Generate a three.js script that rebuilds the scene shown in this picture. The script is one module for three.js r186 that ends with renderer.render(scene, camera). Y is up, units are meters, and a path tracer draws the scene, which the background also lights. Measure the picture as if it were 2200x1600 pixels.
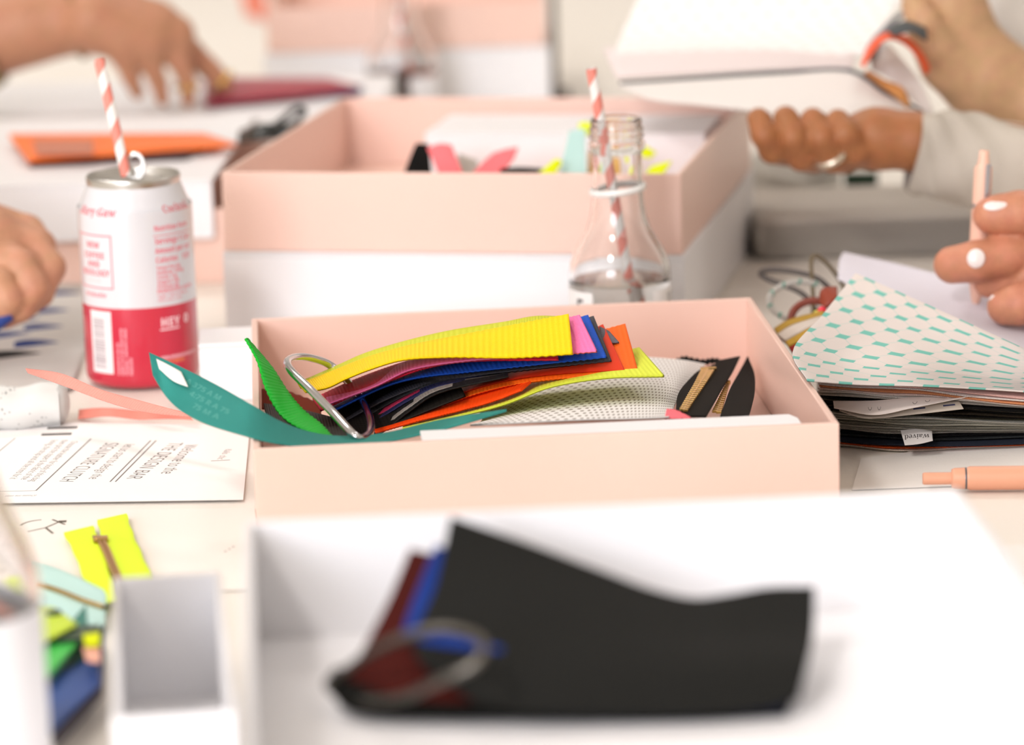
import * as THREE from 'three';
import { RoundedBoxGeometry } from 'three/addons/geometries/RoundedBoxGeometry.js';
import { mergeGeometries, mergeVertices } from 'three/addons/utils/BufferGeometryUtils.js';
import { MarchingCubes } from 'three/addons/objects/MarchingCubes.js';
import { RectAreaLightUniformsLib } from 'three/addons/lights/RectAreaLightUniformsLib.js';

// ---------------------------------------------------------------- camera, light, exposure
const T = 0.75;                       // height of the table top
const CAM = { f: 7744, pitch: 0.2206, roll: -0.0294, h: 0.4585 };
const scene = new THREE.Scene();
const camera = new THREE.PerspectiveCamera(2 * Math.atan(800 / CAM.f) * 180 / Math.PI, 2200 / 1600, 0.05, 30);
camera.rotation.order = 'YXZ';
camera.position.set(0, T + CAM.h, 0);
camera.rotation.set(-CAM.pitch, 0, CAM.roll);
camera.focus = 1.86;
camera.userData.fStop = 5.0;
camera.updateMatrixWorld(true);

const renderer = new THREE.WebGLRenderer({ antialias: true });
renderer.toneMapping = THREE.LinearToneMapping;
renderer.toneMappingExposure = 0.69;
renderer.shadowMap.enabled = true;
scene.background = new THREE.Color(0.9, 0.95, 1.0);
RectAreaLightUniformsLib.init();
const WINDOW = { x: -1.75, y: 1.95, z: 2.38, w: 1.7, h: 1.3, intensity: 25, color: 0xf4f6ff };
const PANELS = [                      // ceiling panels: x, z, size, intensity
  [-1.05, 0.1, 0.34, 140], [-1.6, -1.6, 0.5, 8], [1.1, -1.6, 0.5, 3], [-0.9, -3.6, 0.6, 18], [0.9, -3.6, 0.6, 11], [0.9, 0.6, 0.5, 3],
];

// ---------------------------------------------------------------- helpers
let seed = 7;
const rnd = () => { seed = (seed * 1664525 + 1013904223) >>> 0; return seed / 4294967296; };
const rr = (a, b) => a + (b - a) * rnd();
const V = (x, y, z) => new THREE.Vector3(x, y, z);
const W3 = (x, h, z) => V(x, T + h, z);          // a point at height h over the table
function ray(px, py) {
  const u = px - 1100, v = py - 800, c = Math.cos(CAM.roll), s = Math.sin(CAM.roll);
  const a = c * u + s * v, b = -s * u + c * v, sp = Math.sin(CAM.pitch), cp = Math.cos(CAM.pitch);
  return V(a / CAM.f, -sp - b / CAM.f * cp, -cp + b / CAM.f * sp);
}
const P = (px, py, h = 0) => { const d = ray(px, py), k = (h - CAM.h) / d.y; return W3(d.x * k, h, d.z * k); };
const Z = (px, py, z) => { const d = ray(px, py), k = z / d.z; return W3(d.x * k, CAM.h + d.y * k, z); };
const zs = (list) => list.map(([a, b, z]) => Z(a, b, z));

const used = {};
const numbered = (n) => { const k = used[n] = (used[n] || 0) + 1; return k === 1 ? n : n + '_' + String(k - 1).padStart(3, '0'); };
function thing(name, label, category, group) {
  const o = new THREE.Group(); o.name = numbered(name); o.userData = { label, category };
  if (group) o.userData.group = group;
  scene.add(o); return o;
}
function part(name, geo, mat, parent, label) {
  const m = new THREE.Mesh(geo, mat); m.name = name; parent.add(m);
  if (label) m.userData.label = label;
  return m;
}
function struct(name, geo, mat) { const m = new THREE.Mesh(geo, mat); m.name = name; m.userData.kind = 'structure'; scene.add(m); return m; }
// moves a group built in world coordinates to the base of what it holds
function settle(g) {
  g.updateMatrixWorld(true);
  const b = new THREE.Box3().setFromObject(g), o = V((b.min.x + b.max.x) / 2, b.min.y, (b.min.z + b.max.z) / 2);
  g.position.copy(o);
  const done = new Set();
  g.traverse((m) => { if (m.isMesh && !done.has(m.geometry)) { done.add(m.geometry); m.geometry.translate(-o.x, -o.y, -o.z); } });
  return g;
}
const bx = (w, h, d, x = 0, y = 0, z = 0, r = 0.0008) => {
  const g = r > 0 ? new RoundedBoxGeometry(w, h, d, 2, Math.min(r, w / 2.01, h / 2.01, d / 2.01)) : new THREE.BoxGeometry(w, h, d);
  g.translate(x, y, z); return g;
};
const tube = (pts, r, seg = 40, closed = false, rad = 10) => new THREE.TubeGeometry(new THREE.CatmullRomCurve3(pts, closed), seg, r, rad, closed);
const curve = (pts, n) => { if (pts.length === 1) return Array.from({ length: n + 1 }, () => pts[0].clone()); const c = new THREE.CatmullRomCurve3(pts); return Array.from({ length: n + 1 }, (_, i) => c.getPoint(i / n)); };
// a solid cloth or paper sheet through rows of points; uv in metres
function sheet(rows, th = 0.0006, { nu = 40, nv = 8, scallop = 0, waves = 60, uvScale = 1, uv01 = false } = {}) {
  const R = rows.map((r) => curve(r, nu));
  const G = [];
  for (let i = 0; i <= nu; i++) G.push(curve(R.map((r) => r[i]), nv));
  if (scallop) for (let i = 0; i <= nu; i++) {
    const a = scallop * Math.sin(i / nu * waves * Math.PI * 2);
    for (const [e, q] of [[0, 1], [nv, nv - 1]]) { const d = G[i][e].clone().sub(G[i][q]); if (d.length() > 1e-6) G[i][e].addScaledVector(d.normalize(), a); }
  }
  const pos = [], uv = [], idx = [], n = (nu + 1) * (nv + 1);
  const at = (i, j) => G[Math.max(0, Math.min(nu, i))][Math.max(0, Math.min(nv, j))];
  const N = [], UV = [];
  const len = R[0].reduce((s, p, i) => s + (i ? p.distanceTo(R[0][i - 1]) : 0), 0);
  const wid = G[nu >> 1].reduce((s, p, j) => s + (j ? p.distanceTo(G[nu >> 1][j - 1]) : 0), 0);
  for (let i = 0; i <= nu; i++) for (let j = 0; j <= nv; j++) {
    const a = at(i + 1, j).clone().sub(at(i - 1, j)), b = at(i, j + 1).clone().sub(at(i, j - 1));
    const c = a.cross(b); if (c.lengthSq() < 1e-16) c.set(0, 1, 0); N.push(c.normalize());
    UV.push(uv01 ? [i / nu, j / nv] : [i / nu * len * uvScale, j / nv * wid * uvScale]);
  }
  for (const s of [1, -1]) for (let i = 0; i <= nu; i++) for (let j = 0; j <= nv; j++) {
    const k = i * (nv + 1) + j, p = G[i][j], q = N[k];
    pos.push(p.x + q.x * s * th / 2, p.y + q.y * s * th / 2, p.z + q.z * s * th / 2); uv.push(...UV[k]);
  }
  const id = (i, j, s) => s * n + i * (nv + 1) + j;
  for (let i = 0; i < nu; i++) for (let j = 0; j < nv; j++) {
    idx.push(id(i, j, 0), id(i + 1, j, 0), id(i + 1, j + 1, 0), id(i, j, 0), id(i + 1, j + 1, 0), id(i, j + 1, 0));
    idx.push(id(i, j, 1), id(i + 1, j + 1, 1), id(i + 1, j, 1), id(i, j, 1), id(i, j + 1, 1), id(i + 1, j + 1, 1));
  }
  const rim = (a, b) => { idx.push(a[0], b[1], b[0], a[0], a[1], b[1]); };
  for (let i = 0; i < nu; i++) { rim([id(i, 0, 0), id(i, 0, 1)], [id(i + 1, 0, 0), id(i + 1, 0, 1)]); rim([id(i + 1, nv, 0), id(i + 1, nv, 1)], [id(i, nv, 0), id(i, nv, 1)]); }
  for (let j = 0; j < nv; j++) { rim([id(0, j + 1, 0), id(0, j + 1, 1)], [id(0, j, 0), id(0, j, 1)]); rim([id(nu, j, 0), id(nu, j, 1)], [id(nu, j + 1, 0), id(nu, j + 1, 1)]); }
  const g = new THREE.BufferGeometry();
  g.setAttribute('position', new THREE.Float32BufferAttribute(pos, 3));
  g.setAttribute('uv', new THREE.Float32BufferAttribute(uv, 2));
  g.setIndex(idx); g.computeVertexNormals();
  return g;
}
const lathe = (prof, seg = 64, start = 0) => new THREE.LatheGeometry(prof.map(([r, y]) => new THREE.Vector2(r, y)), seg, start);
const smoothProfile = (pts, n) => new THREE.SplineCurve(pts.map(([a, b]) => new THREE.Vector2(a, b))).getPoints(n).map((p) => [Math.max(p.x, 0), p.y]);

// ---------------------------------------------------------------- textures and materials
function dataTex(n, fn, repeat = 1, srgb = false) {
  const d = new Uint8Array(n * n * 4);
  for (let y = 0; y < n; y++) for (let x = 0; x < n; x++) { const c = fn(x / n, y / n, x, y), k = (y * n + x) * 4; d[k] = c[0]; d[k + 1] = c[1]; d[k + 2] = c[2]; d[k + 3] = 255; }
  const t = new THREE.DataTexture(d, n, n); t.wrapS = t.wrapT = THREE.RepeatWrapping; t.magFilter = t.minFilter = THREE.LinearFilter; t.repeat.set(repeat, repeat);
  if (srgb) t.colorSpace = THREE.SRGBColorSpace;
  t.needsUpdate = true; return t;
}
function tileNoise(n, cells) {
  const g = Array.from({ length: cells * cells }, rnd);
  return (u, v) => {
    const x = u * cells, y = v * cells, i = Math.floor(x), j = Math.floor(y), fx = x - i, fy = y - j, s = (t) => t * t * (3 - 2 * t);
    const q = (a, b) => g[((b % cells) + cells) % cells * cells + ((a % cells) + cells) % cells];
    return (q(i, j) * (1 - s(fx)) + q(i + 1, j) * s(fx)) * (1 - s(fy)) + (q(i, j + 1) * (1 - s(fx)) + q(i + 1, j + 1) * s(fx)) * s(fy);
  };
}
const nA = tileNoise(256, 8), nB = tileNoise(256, 32), nC = tileNoise(256, 90);
const fibre = dataTex(256, (u, v) => { const k = 255 * (0.25 * nA(u, v) + 0.35 * nB(u, v) + 0.4 * nC(u, v)); return [k, k, k]; }, 14);
const ribs = dataTex(128, (u, v, x, y) => { const k = 255 * (0.5 + 0.35 * Math.sin(u * Math.PI * 2 * 8) * (0.6 + 0.4 * Math.sin(v * Math.PI * 2 * 16)) + 0.15 * (nC(u, v) - 0.5)); return [k, k, k]; }, 55);
const twill = dataTex(128, (u, v) => { const k = 255 * (0.5 + 0.4 * Math.sin((u * 10 + v * 10) * Math.PI * 2) + 0.1 * (nC(u, v) - 0.5)); return [k, k, k]; }, 60);
const skinTone = (hex, k = 0.10) => { const c = new THREE.Color(hex); const r = c.clone().convertLinearToSRGB(); return dataTex(128, (u, v) => { const m = 1 + k * (0.6 * nA(u, v) + 0.4 * nB(u, v) - 0.5); return [r.r * 255 * m, r.g * 255 * m * (1 - 0.05 * (nA(v, u) - 0.5)), r.b * 255 * m].map((q) => Math.max(0, Math.min(255, q))); }, 6, true); };
function canvasTex(w, h, draw) {
  const c = document.createElement('canvas'); c.width = w; c.height = h; const g = c.getContext('2d'); draw(g, w, h);
  const t = new THREE.CanvasTexture(c); t.colorSpace = THREE.SRGBColorSpace; t.magFilter = THREE.LinearFilter; return t;
}
const std = (color, roughness = 0.7, extra = {}) => new THREE.MeshStandardMaterial({ color, roughness, ...extra });
const paper = (color, roughness = 0.75) => std(color, roughness, { bumpMap: fibre, bumpScale: 0.00008, side: THREE.DoubleSide });
const web = (color, roughness = 0.6) => new THREE.MeshPhysicalMaterial({ color, roughness, specularIntensity: 0.4, bumpMap: ribs, bumpScale: 0.0005, side: THREE.DoubleSide });
const matte = (color, roughness = 0.9, extra = {}) => new THREE.MeshPhysicalMaterial({ color, roughness, specularIntensity: 0.25, side: THREE.DoubleSide, ...extra });
const cloth = (color, roughness = 0.85) => matte(color, roughness, { bumpMap: twill, bumpScale: 0.0002 });
const M = {
  wall: std(0xf2efe9, 0.9, { bumpMap: fibre, bumpScale: 0.0004 }), floor: std(0xb9a78d, 0.55), ceil: std(0xf6f4f0, 0.9), table: std(0xf3ede4, 0.42, { bumpMap: fibre, bumpScale: 0.0001 }),
  peach: new THREE.MeshPhysicalMaterial({ color: 0xf4cfc0, roughness: 0.42, clearcoat: 0.35, clearcoatRoughness: 0.25, bumpMap: fibre, bumpScale: 0.00005 }),
  peachDeep: std(0xeaa98a, 0.4), white: new THREE.MeshPhysicalMaterial({ color: 0xf3f2f4, roughness: 0.45, clearcoat: 0.2, clearcoatRoughness: 0.3, bumpMap: fibre, bumpScale: 0.00005 }),
  paper: paper(0xf6f1ec), steel: std(0xc9c9cc, 0.16, { metalness: 1 }), brass: std(0xc9a25c, 0.25, { metalness: 1 }), gold: std(0xd9b46a, 0.22, { metalness: 1 }), alu: std(0xc8c6c2, 0.3, { metalness: 1 }),
  glass: new THREE.MeshPhysicalMaterial({ color: 0xffffff, roughness: 0.01, transmission: 1, thickness: 0.003, ior: 1.5 }),
  pane: new THREE.MeshPhysicalMaterial({ color: 0xffffff, roughness: 0.02, transmission: 1, thickness: 0, ior: 1.5 }),
  water: new THREE.MeshPhysicalMaterial({ color: 0xffffff, roughness: 0, transmission: 1, thickness: 0.02, ior: 1.33, attenuationColor: 0xf2ead6, attenuationDistance: 0.2 }),
  cola: new THREE.MeshPhysicalMaterial({ color: 0xffffff, roughness: 0, transmission: 1, thickness: 0.02, ior: 1.33, attenuationColor: 0xc8701c, attenuationDistance: 0.03 }),
  orangeDrink: new THREE.MeshPhysicalMaterial({ color: 0xffffff, roughness: 0, transmission: 1, thickness: 0.02, ior: 1.33, attenuationColor: 0xf0a860, attenuationDistance: 0.04 }),
  black: matte(0x141413, 0.85, { bumpMap: twill, bumpScale: 0.0001 }), blackTape: cloth(0x191512), nail: std(0xf3e6e2, 0.2), plasticWhite: std(0xf0efec, 0.3),
};

// ---------------------------------------------------------------- the room
{
  const x0 = -2.9, x1 = 2.9, z0 = -6.2, z1 = 2.5, top = 2.85, t = 0.12, w = x1 - x0, d = z1 - z0, cx = (x0 + x1) / 2, cz = (z0 + z1) / 2;
  struct('floor', bx(w + 2 * t, t, d + 2 * t, cx, -t / 2, cz, 0), M.floor);
  struct('ceiling', bx(w + 2 * t, t, d + 2 * t, cx, top + t / 2, cz, 0), M.ceil);
  struct('wall_left', bx(t, top, d, x0 - t / 2, top / 2, cz, 0), M.wall);
  struct('wall_right', bx(t, top, d, x1 + t / 2, top / 2, cz, 0), M.wall);
  struct('wall_far', bx(w + 2 * t, top, t, cx, top / 2, z0 - t / 2, 0), M.wall);
  const a = WINDOW.x - WINDOW.w / 2, b = WINDOW.x + WINDOW.w / 2, lo = WINDOW.y - WINDOW.h / 2, hi = WINDOW.y + WINDOW.h / 2, zc = z1 + t / 2;
  struct('wall_near', mergeGeometries([
    bx(a - x0 + t, top, t, (a + x0 - t) / 2, top / 2, zc, 0), bx(x1 + t - b, top, t, (b + x1 + t) / 2, top / 2, zc, 0),
    bx(b - a, lo, t, WINDOW.x, lo / 2, zc, 0), bx(b - a, top - hi, t, WINDOW.x, (top + hi) / 2, zc, 0)]), M.wall);
  const win = struct('window_1', mergeGeometries([
    bx(0.05, WINDOW.h, 0.08, a + 0.025, WINDOW.y, zc), bx(0.05, WINDOW.h, 0.08, b - 0.025, WINDOW.y, zc), bx(WINDOW.w, 0.05, 0.08, WINDOW.x, lo + 0.025, zc), bx(WINDOW.w, 0.05, 0.08, WINDOW.x, hi - 0.025, zc), bx(0.035, WINDOW.h, 0.06, WINDOW.x, WINDOW.y, zc)]), std(0xf4f4f2, 0.5));
  part('pane', bx(WINDOW.w - 0.1, WINDOW.h - 0.1, 0.006, WINDOW.x, WINDOW.y, zc, 0), M.pane, win);
  struct('baseboard_left', bx(0.015, 0.1, d, x0 + 0.008, 0.05, cz, 0), M.ceil);
  const L = new THREE.RectAreaLight(WINDOW.color, WINDOW.intensity, WINDOW.w - 0.1, WINDOW.h - 0.1);
  L.position.set(WINDOW.x, WINDOW.y, WINDOW.z); L.lookAt(WINDOW.x, WINDOW.y, -5); L.name = 'daylight'; scene.add(L);
  PANELS.forEach(([x, z, s, i], k) => {
    const p = thing('ceiling_light', ['square ceiling light nearest the window', 'square ceiling light over the left side of the table', 'square ceiling light over the right side of the table', 'square ceiling light at the far left', 'square ceiling light at the far right', 'square ceiling light right of the window'][k], 'ceiling light');
    part('frame', mergeGeometries([[0, 1], [0, -1], [1, 0], [-1, 0]].map(([a, b]) => bx(a ? 0.02 : s + 0.04, 0.03, a ? s + 0.04 : 0.02, x + a * (s / 2 + 0.01), top - 0.015, z + b * (s / 2 + 0.01)))), M.plasticWhite, p);
    part('diffuser', bx(s, 0.008, s, x, top - 0.012, z, 0), std(0xffffff, 0.6, { emissive: 0xfff9f5, emissiveIntensity: Math.min(6, i * 0.4) }), p);
    settle(p);
    const l = new THREE.RectAreaLight(0xfff9f5, i, s, s); l.position.set(x, top - 0.035, z); l.lookAt(x, 0, z); l.name = 'panel_light'; scene.add(l);
  });
  const tb = thing('work_table', 'long cream work table that everything stands on', 'table');
  part('tabletop', bx(1.7, 0.035, 4.6, 0, T - 0.0175, -2.95, 0.004), M.table, tb);
  for (const [x, z] of [[-0.75, -0.8], [0.75, -0.8], [-0.75, -5.1], [0.75, -5.1]]) part('leg', bx(0.06, T - 0.035, 0.06, x, (T - 0.035) / 2, z), M.ceil, tb);
  settle(tb);
}

// ---------------------------------------------------------------- cartons and trays
// x, z: front left corner; turned by yaw; open trays have a base and four walls, closed boxes a top too
function carton(name, label, { x, z, yaw, w, d, h0, h1, t = 0.003, mat, closed = false, walls = 'flbr', category = 'box' }) {
  const g = thing(name, label, category), c = Math.cos(yaw), s = Math.sin(yaw), H = h1 - h0;
  g.position.set(x + c * w / 2 - s * d / 2, T + h0, z - s * w / 2 - c * d / 2); g.rotation.y = yaw;
  const lo = walls.includes('o') ? 0 : t;     // 'o': no base
  if (lo) part('base_panel', bx(w - 2 * t, t, d - 2 * t, 0, t / 2, 0), mat, g);
  const top = closed ? H - t : H;
  if (walls.includes('f')) part('front_panel', bx(w, top, t, 0, top / 2, d / 2 - t / 2), mat, g);
  if (walls.includes('b')) part('back_panel', bx(w, top, t, 0, top / 2, -d / 2 + t / 2), mat, g);
  if (walls.includes('l')) part('side_panel', bx(t, top, d - 2 * t, -w / 2 + t / 2, top / 2, 0), mat, g);
  if (walls.includes('r')) part('side_panel', bx(t, top, d - 2 * t, w / 2 - t / 2, top / 2, 0), mat, g);
  if (closed) part('top_panel', bx(w, t, d, 0, H - t / 2, 0), mat, g);
  return g;
}
const MID = { x: -0.1251, z: -1.6775, yaw: 0.0662, w: 0.2834, d: 0.3104, h0: 0.0002, h1: 0.0484, t: 0.0034 };
const midBox = carton('sample_box', 'open peach box full of coloured webbing strips in the middle', { ...MID, mat: M.peach });
const FAR = { x: -0.1738, z: -2.1723, yaw: -0.2032, w: 0.2834, d: 0.3104, h0: 0.0530, h1: 0.1018, t: 0.003 };
const farBox = carton('sample_box', 'open peach box standing on a white carton behind the clear bottle', { ...FAR, mat: M.peach });
carton('white_carton', 'closed white carton carrying the peach box behind the clear bottle', { x: -0.1752, z: -2.1713, yaw: -0.2032, w: 0.2862, d: 0.3124, h0: 0.0002, h1: 0.0527, mat: M.white, closed: true });
carton('white_tray', 'large open white box in front holding the black swatch book', { x: -0.0863, z: -1.05, yaw: 0.063, w: 0.2795, d: 0.30, h0: 0.0505, h1: 0.1, t: 0.0032, mat: M.white });
carton('white_carton', 'closed white carton under the open white box in front', { x: -0.0823, z: -1.054, yaw: 0.063, w: 0.2715, d: 0.292, h0: 0.0002, h1: 0.0503, mat: M.white, closed: true });
carton('white_tray', 'small narrow empty white box beside the front bottle', { x: -0.1484, z: -1.2458, yaw: 0.1, w: 0.0445, d: 0.19, h0: 0.0002, h1: 0.055, t: 0.0028, mat: M.white });
carton('white_carton', 'low white carton behind the webbing box, left end showing', { x: -0.1765, z: -1.9895, yaw: 0.0662, w: 0.19, d: 0.044, h0: 0.0002, h1: 0.034, mat: M.white, closed: true });
carton('sample_box', 'peach box sticking out of a white sleeve behind the can', { x: -0.433, z: -2.35, yaw: -0.04, w: 0.283, d: 0.28, h0: 0.0002, h1: 0.05, mat: M.peach });
carton('white_sleeve', 'white lid over the peach box behind the can, orange swatch on it', { x: -0.455, z: -2.3455, yaw: -0.04, w: 0.262, d: 0.29, h0: 0.031, h1: 0.07, t: 0.0028, mat: M.white, closed: true, walls: 'flbo' , category: 'lid' });
carton('white_carton', 'flat white carton under the maroon swatch and reaching hand', { x: -0.46, z: -2.652, yaw: -0.04, w: 0.36, d: 0.30, h0: 0.0002, h1: 0.053, mat: M.white, closed: true });
carton('white_carton', 'closed white carton under the farthest peach box', { x: -0.203, z: -3.05, yaw: 0.0, w: 0.243, d: 0.25, h0: 0.0002, h1: 0.058, mat: M.white, closed: true });
carton('sample_box', 'farthest peach box at the top edge, behind the amber bottle', { x: -0.2, z: -3.053, yaw: 0.0, w: 0.237, d: 0.245, h0: 0.0582, h1: 0.0965, mat: M.peach });
{ const g = thing('shadow_card', 'dark brown card added as the shadow gap at the right end of the farthest peach box', 'card'); part('card', bx(0.004, 0.11, 0.12, 0.045, T + 0.0552, -3.12), std(0x3a2c20, 0.7), g); part('fold', bx(0.012, 0.002, 0.12, 0.052, T + 0.0012, -3.12), std(0x3a2c20, 0.7), g); settle(g); }  // dark card put in where only a shadowed gap lies beside the box

// the white insert inside the webbing box: a ledge along the front wall
{
  const g = thing('white_insert', 'white card ledge inside the front wall of the webbing box', 'box insert');
  const sh = new THREE.Shape(); sh.moveTo(-0.060, 0); sh.lineTo(0.1205, 0); sh.lineTo(0.1235, 0.008); sh.lineTo(0.1235, 0.019); sh.lineTo(-0.060, 0.019); sh.closePath();
  const e = new THREE.ExtrudeGeometry(sh, { depth: 0.0012, bevelEnabled: true, bevelSize: 0.0004, bevelThickness: 0.0004, bevelSegments: 2 }); e.rotateX(Math.PI / 2);
  e.translate(0, 0.0440, 0); part('ledge', e, M.white, g);
  part('flap', bx(0.179, 0.0385, 0.0012, 0.0305, 0.0195, 0.0005), M.white, g);
  const c = Math.cos(MID.yaw), s = Math.sin(MID.yaw), lz = MID.d / 2 - MID.t - 0.0205;
  g.position.set(midBox.position.x + s * lz, T + 0.0037, midBox.position.z + c * lz); g.rotation.y = MID.yaw;
}

// ---------------------------------------------------------------- webbing samples on a ring in the middle box
{
  const g = thing('webbing_sampler', 'steel ring of coloured webbing strips lying in the middle peach box', 'swatch ring');
  const strip = (name, mat, up, low, zu, zl, o = {}) => {
    const fix = (list, z) => list.map((p, i) => Z(p[0], p[1], p[2] ?? z));
    return part(name, sheet([fix(up, zu), fix(low, zl)], o.th ?? 0.0013, { nu: o.nu ?? 110, nv: o.nv ?? 6, scallop: o.scallop ?? 0.0005, waves: o.waves ?? 52, uv01: o.uv01 ?? false }), mat, g, o.label);
  };
  strip('webbing_strip', web(0xd3d52a, 0.5), [[1218, 682], [1150, 681], [1090, 692], [960, 713], [860, 737], [780, 762], [735, 782], [690, 802], [640, 820, -1.80]], [[1224, 692], [1150, 703], [1090, 716], [960, 742], [860, 764], [780, 786], [735, 800], [690, 820], [648, 834, -1.80]], -1.848, -1.826, { scallop: 0, label: 'lime webbing strip' });
  strip('webbing_strip', web(0xffd400), [[1222, 676], [1100, 700], [960, 727], [860, 748], [780, 772], [735, 790], [690, 808], [643, 824, -1.80]], [[1231, 760], [1100, 768], [960, 767], [860, 774], [790, 795], [745, 813], [705, 832], [656, 842, -1.785]], -1.832, -1.796, { label: 'yellow webbing strip' });
  strip('webbing_strip', web(0xff7cb8), [[1246, 678], [1150, 700], [1000, 740], [880, 775], [800, 810], [700, 850]], [[1283, 755], [1150, 765], [1000, 775], [880, 795], [810, 828], [705, 868]], -1.840, -1.806, { label: 'pink webbing strip' });
  strip('webbing_strip', web(0xe0284a), [[1190, 740], [1000, 752], [900, 770], [820, 795], [750, 822], [672, 858]], [[1200, 772], [1000, 776], [915, 790], [835, 818], [760, 848], [688, 882]], -1.842, -1.808, { label: 'crimson webbing strip' });
  strip('webbing_strip', web(0x1c55c4), [[1264, 678], [1120, 715], [980, 745], [880, 785], [800, 825], [706, 872]], [[1304, 768], [1150, 784], [1010, 799], [900, 811], [830, 829], [722, 880]], -1.852, -1.814, { label: 'blue webbing strip' });
  strip('webbing_strip', web(0x4a474c), [[1276, 680], [1130, 725], [990, 760], [890, 800], [810, 840], [720, 890]], [[1314, 776], [1160, 791], [1015, 808], [905, 830], [835, 856], [740, 905]], -1.857, -1.820, { label: 'charcoal webbing strip' });
  const darks = [[0x2a2a2b, 0], [0xa02848, 12], [0x23264a, 20], [0x1d1c1b, 34], [0x938d86, 42], [0x171615, 52]];
  darks.forEach(([c, o], k) => strip('webbing_strip', web(c), [[1090, 800 + o * 0.05], [930, 812 + o * 0.45], [870, 832 + o * 0.75], [800, 868 + o], [735, 908 + o * 0.5]], [[1092, 806 + o * 0.05], [935, 824 + o * 0.45], [878, 846 + o * 0.75], [810, 882 + o], [745, 922 + o * 0.45]], -1.83 + k * 0.0035, -1.818 + k * 0.0035, { nu: 60, waves: 20, scallop: 0.0002, th: 0.001, label: ['black webbing strip', 'wine webbing strip', 'navy webbing strip', 'black webbing strip', 'grey satin strip', 'black satin strip'][k] }));
  // black strip painting shade into the fold behind the ring, under the top ones
  strip('webbing_strip', web(0x1b1713), [[960, 772], [880, 782], [800, 808], [740, 838], [690, 868]], [[1000, 850], [900, 890], [840, 915], [780, 935], [745, 938]], -1.856, -1.80, { nu: 50, waves: 20, scallop: 0, label: 'black strip for shade in the fold' });
  strip('vinyl_strip', matte(0xdd3a18, 0.5), [[1296, 697], [1200, 740], [1100, 770], [1000, 800], [900, 845]], [[1342, 795], [1200, 803], [1100, 815], [1010, 838], [910, 878]], -1.8635, -1.810, { scallop: 0, th: 0.0006, label: 'red vinyl strip' });
  strip('webbing_strip', web(0xff6a10), [[1344, 697], [1220, 730], [1100, 752], [1000, 775], [905, 815], [815, 895]], [[1373, 805], [1220, 812], [1110, 825], [1010, 850], [910, 889], [812, 926]], -1.870, -1.806, { label: 'orange webbing strip' });
  strip('webbing_strip', web(0xff4a08), [[1170, 796], [1080, 818], [990, 846], [900, 870], [808, 905]], [[1120, 838], [1060, 861], [985, 882], [900, 903], [806, 930]], -1.822, -1.795, { label: 'red orange webbing strip' });
  strip('webbing_strip', web(0xe6f24a), [[1374, 748], [1280, 770], [1180, 800], [1080, 840], [980, 875], [868, 910]], [[1427, 808], [1300, 812], [1180, 832], [1085, 868], [990, 893], [865, 921]], -1.872, -1.790, { label: 'neon yellow webbing strip' });
  strip('swatch_tip', cloth(0x6d6a72), [[1288, 702], [1308, 712]], [[1292, 738], [1330, 736]], -1.858, -1.845, { nu: 8, scallop: 0, th: 0.0008, label: 'grey felt swatch corner' });
  strip('webbing_strip', web(0x17120f), [[566, 868, -1.86], [640, 880, -1.845], [740, 905, -1.81]], [[585, 945, -1.735], [660, 950, -1.725], [752, 948, -1.722]], 0, 0, { nu: 30, scallop: 0, label: 'black elastic added for the dark interior under the ring' });  // black strip added to darken the shaded lower left of the box
  strip('shade_lace_strip', matte(0x6e2c1c), [[562, 838, -1.895], [590, 834, -1.895], [640, 850, -1.885], [690, 868, -1.87]], [[562, 876, -1.865], [600, 882, -1.862], [645, 888, -1.858], [690, 896, -1.852]], 0, 0, { nu: 40, scallop: 0.0008, waves: 9, label: 'rust brown lace added for the dark lower left interior' });  // brown strip added to deepen the same dark corner inside the box
  // teal label strip hanging over the left wall, green strip beside it
  const tealTex = canvasTex(1024, 128, (c, w, h) => { c.fillStyle = '#3c9a90'; c.fillRect(0, 0, w, h); c.save(); c.translate(0, h); c.scale(1, -1); c.fillStyle = '#5fb0a6'; c.font = 'bold 24px sans-serif'; ['A 375 A M', '4:75 R A 75', '75 M A'].forEach((t, i) => c.fillText(t, 130 + i * 30, 42 + i * 30)); c.restore(); });
  const tealMat = new THREE.MeshPhysicalMaterial({ map: tealTex, roughness: 0.6, specularIntensity: 0.3, bumpMap: twill, bumpScale: 0.00005, side: THREE.DoubleSide });
  const teal = strip('label_strip', tealMat, [[320, 757, -1.748], [400, 794, -1.745], [480, 836, -1.738], [545, 873, -1.718], [600, 905, -1.718], [655, 926, -1.72], [720, 937, -1.726], [820, 932, -1.735], [950, 902, -1.730], [1088, 880, -1.733]], [[328, 806, -1.742], [362, 858, -1.735], [425, 902, -1.714], [530, 937, -1.6945], [580, 950, -1.6915], [640, 958, -1.693], [730, 959, -1.697], [840, 947, -1.712], [960, 920, -1.713], [1088, 883, -1.732]], 0, 0, { scallop: 0, th: 0.0009, nu: 80, uv01: true, label: 'teal satin label strip' });
  part('sticker', sheet([zs([[336, 771, -1.7445], [362, 784, -1.7435], [389, 799, -1.742]]), zs([[342, 792, -1.741], [372, 818, -1.737], [404, 831, -1.733]])], 0.0004, { nu: 10, nv: 4 }), paper(0xf2f0ea), teal, 'white paper sticker');
  strip('webbing_strip', web(0x18b22e, 0.45), [[527, 727, -1.795], [552, 772, -1.79], [572, 835, -1.775], [604, 892, -1.76], [655, 925, -1.745], [712, 941, -1.735]], [[531, 727, -1.797], [584, 790, -1.80], [618, 842, -1.79], [650, 880, -1.775], [690, 912, -1.755], [716, 940, -1.737]], 0, 0, { nu: 70, waves: 26, label: 'green webbing strip' });
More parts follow.
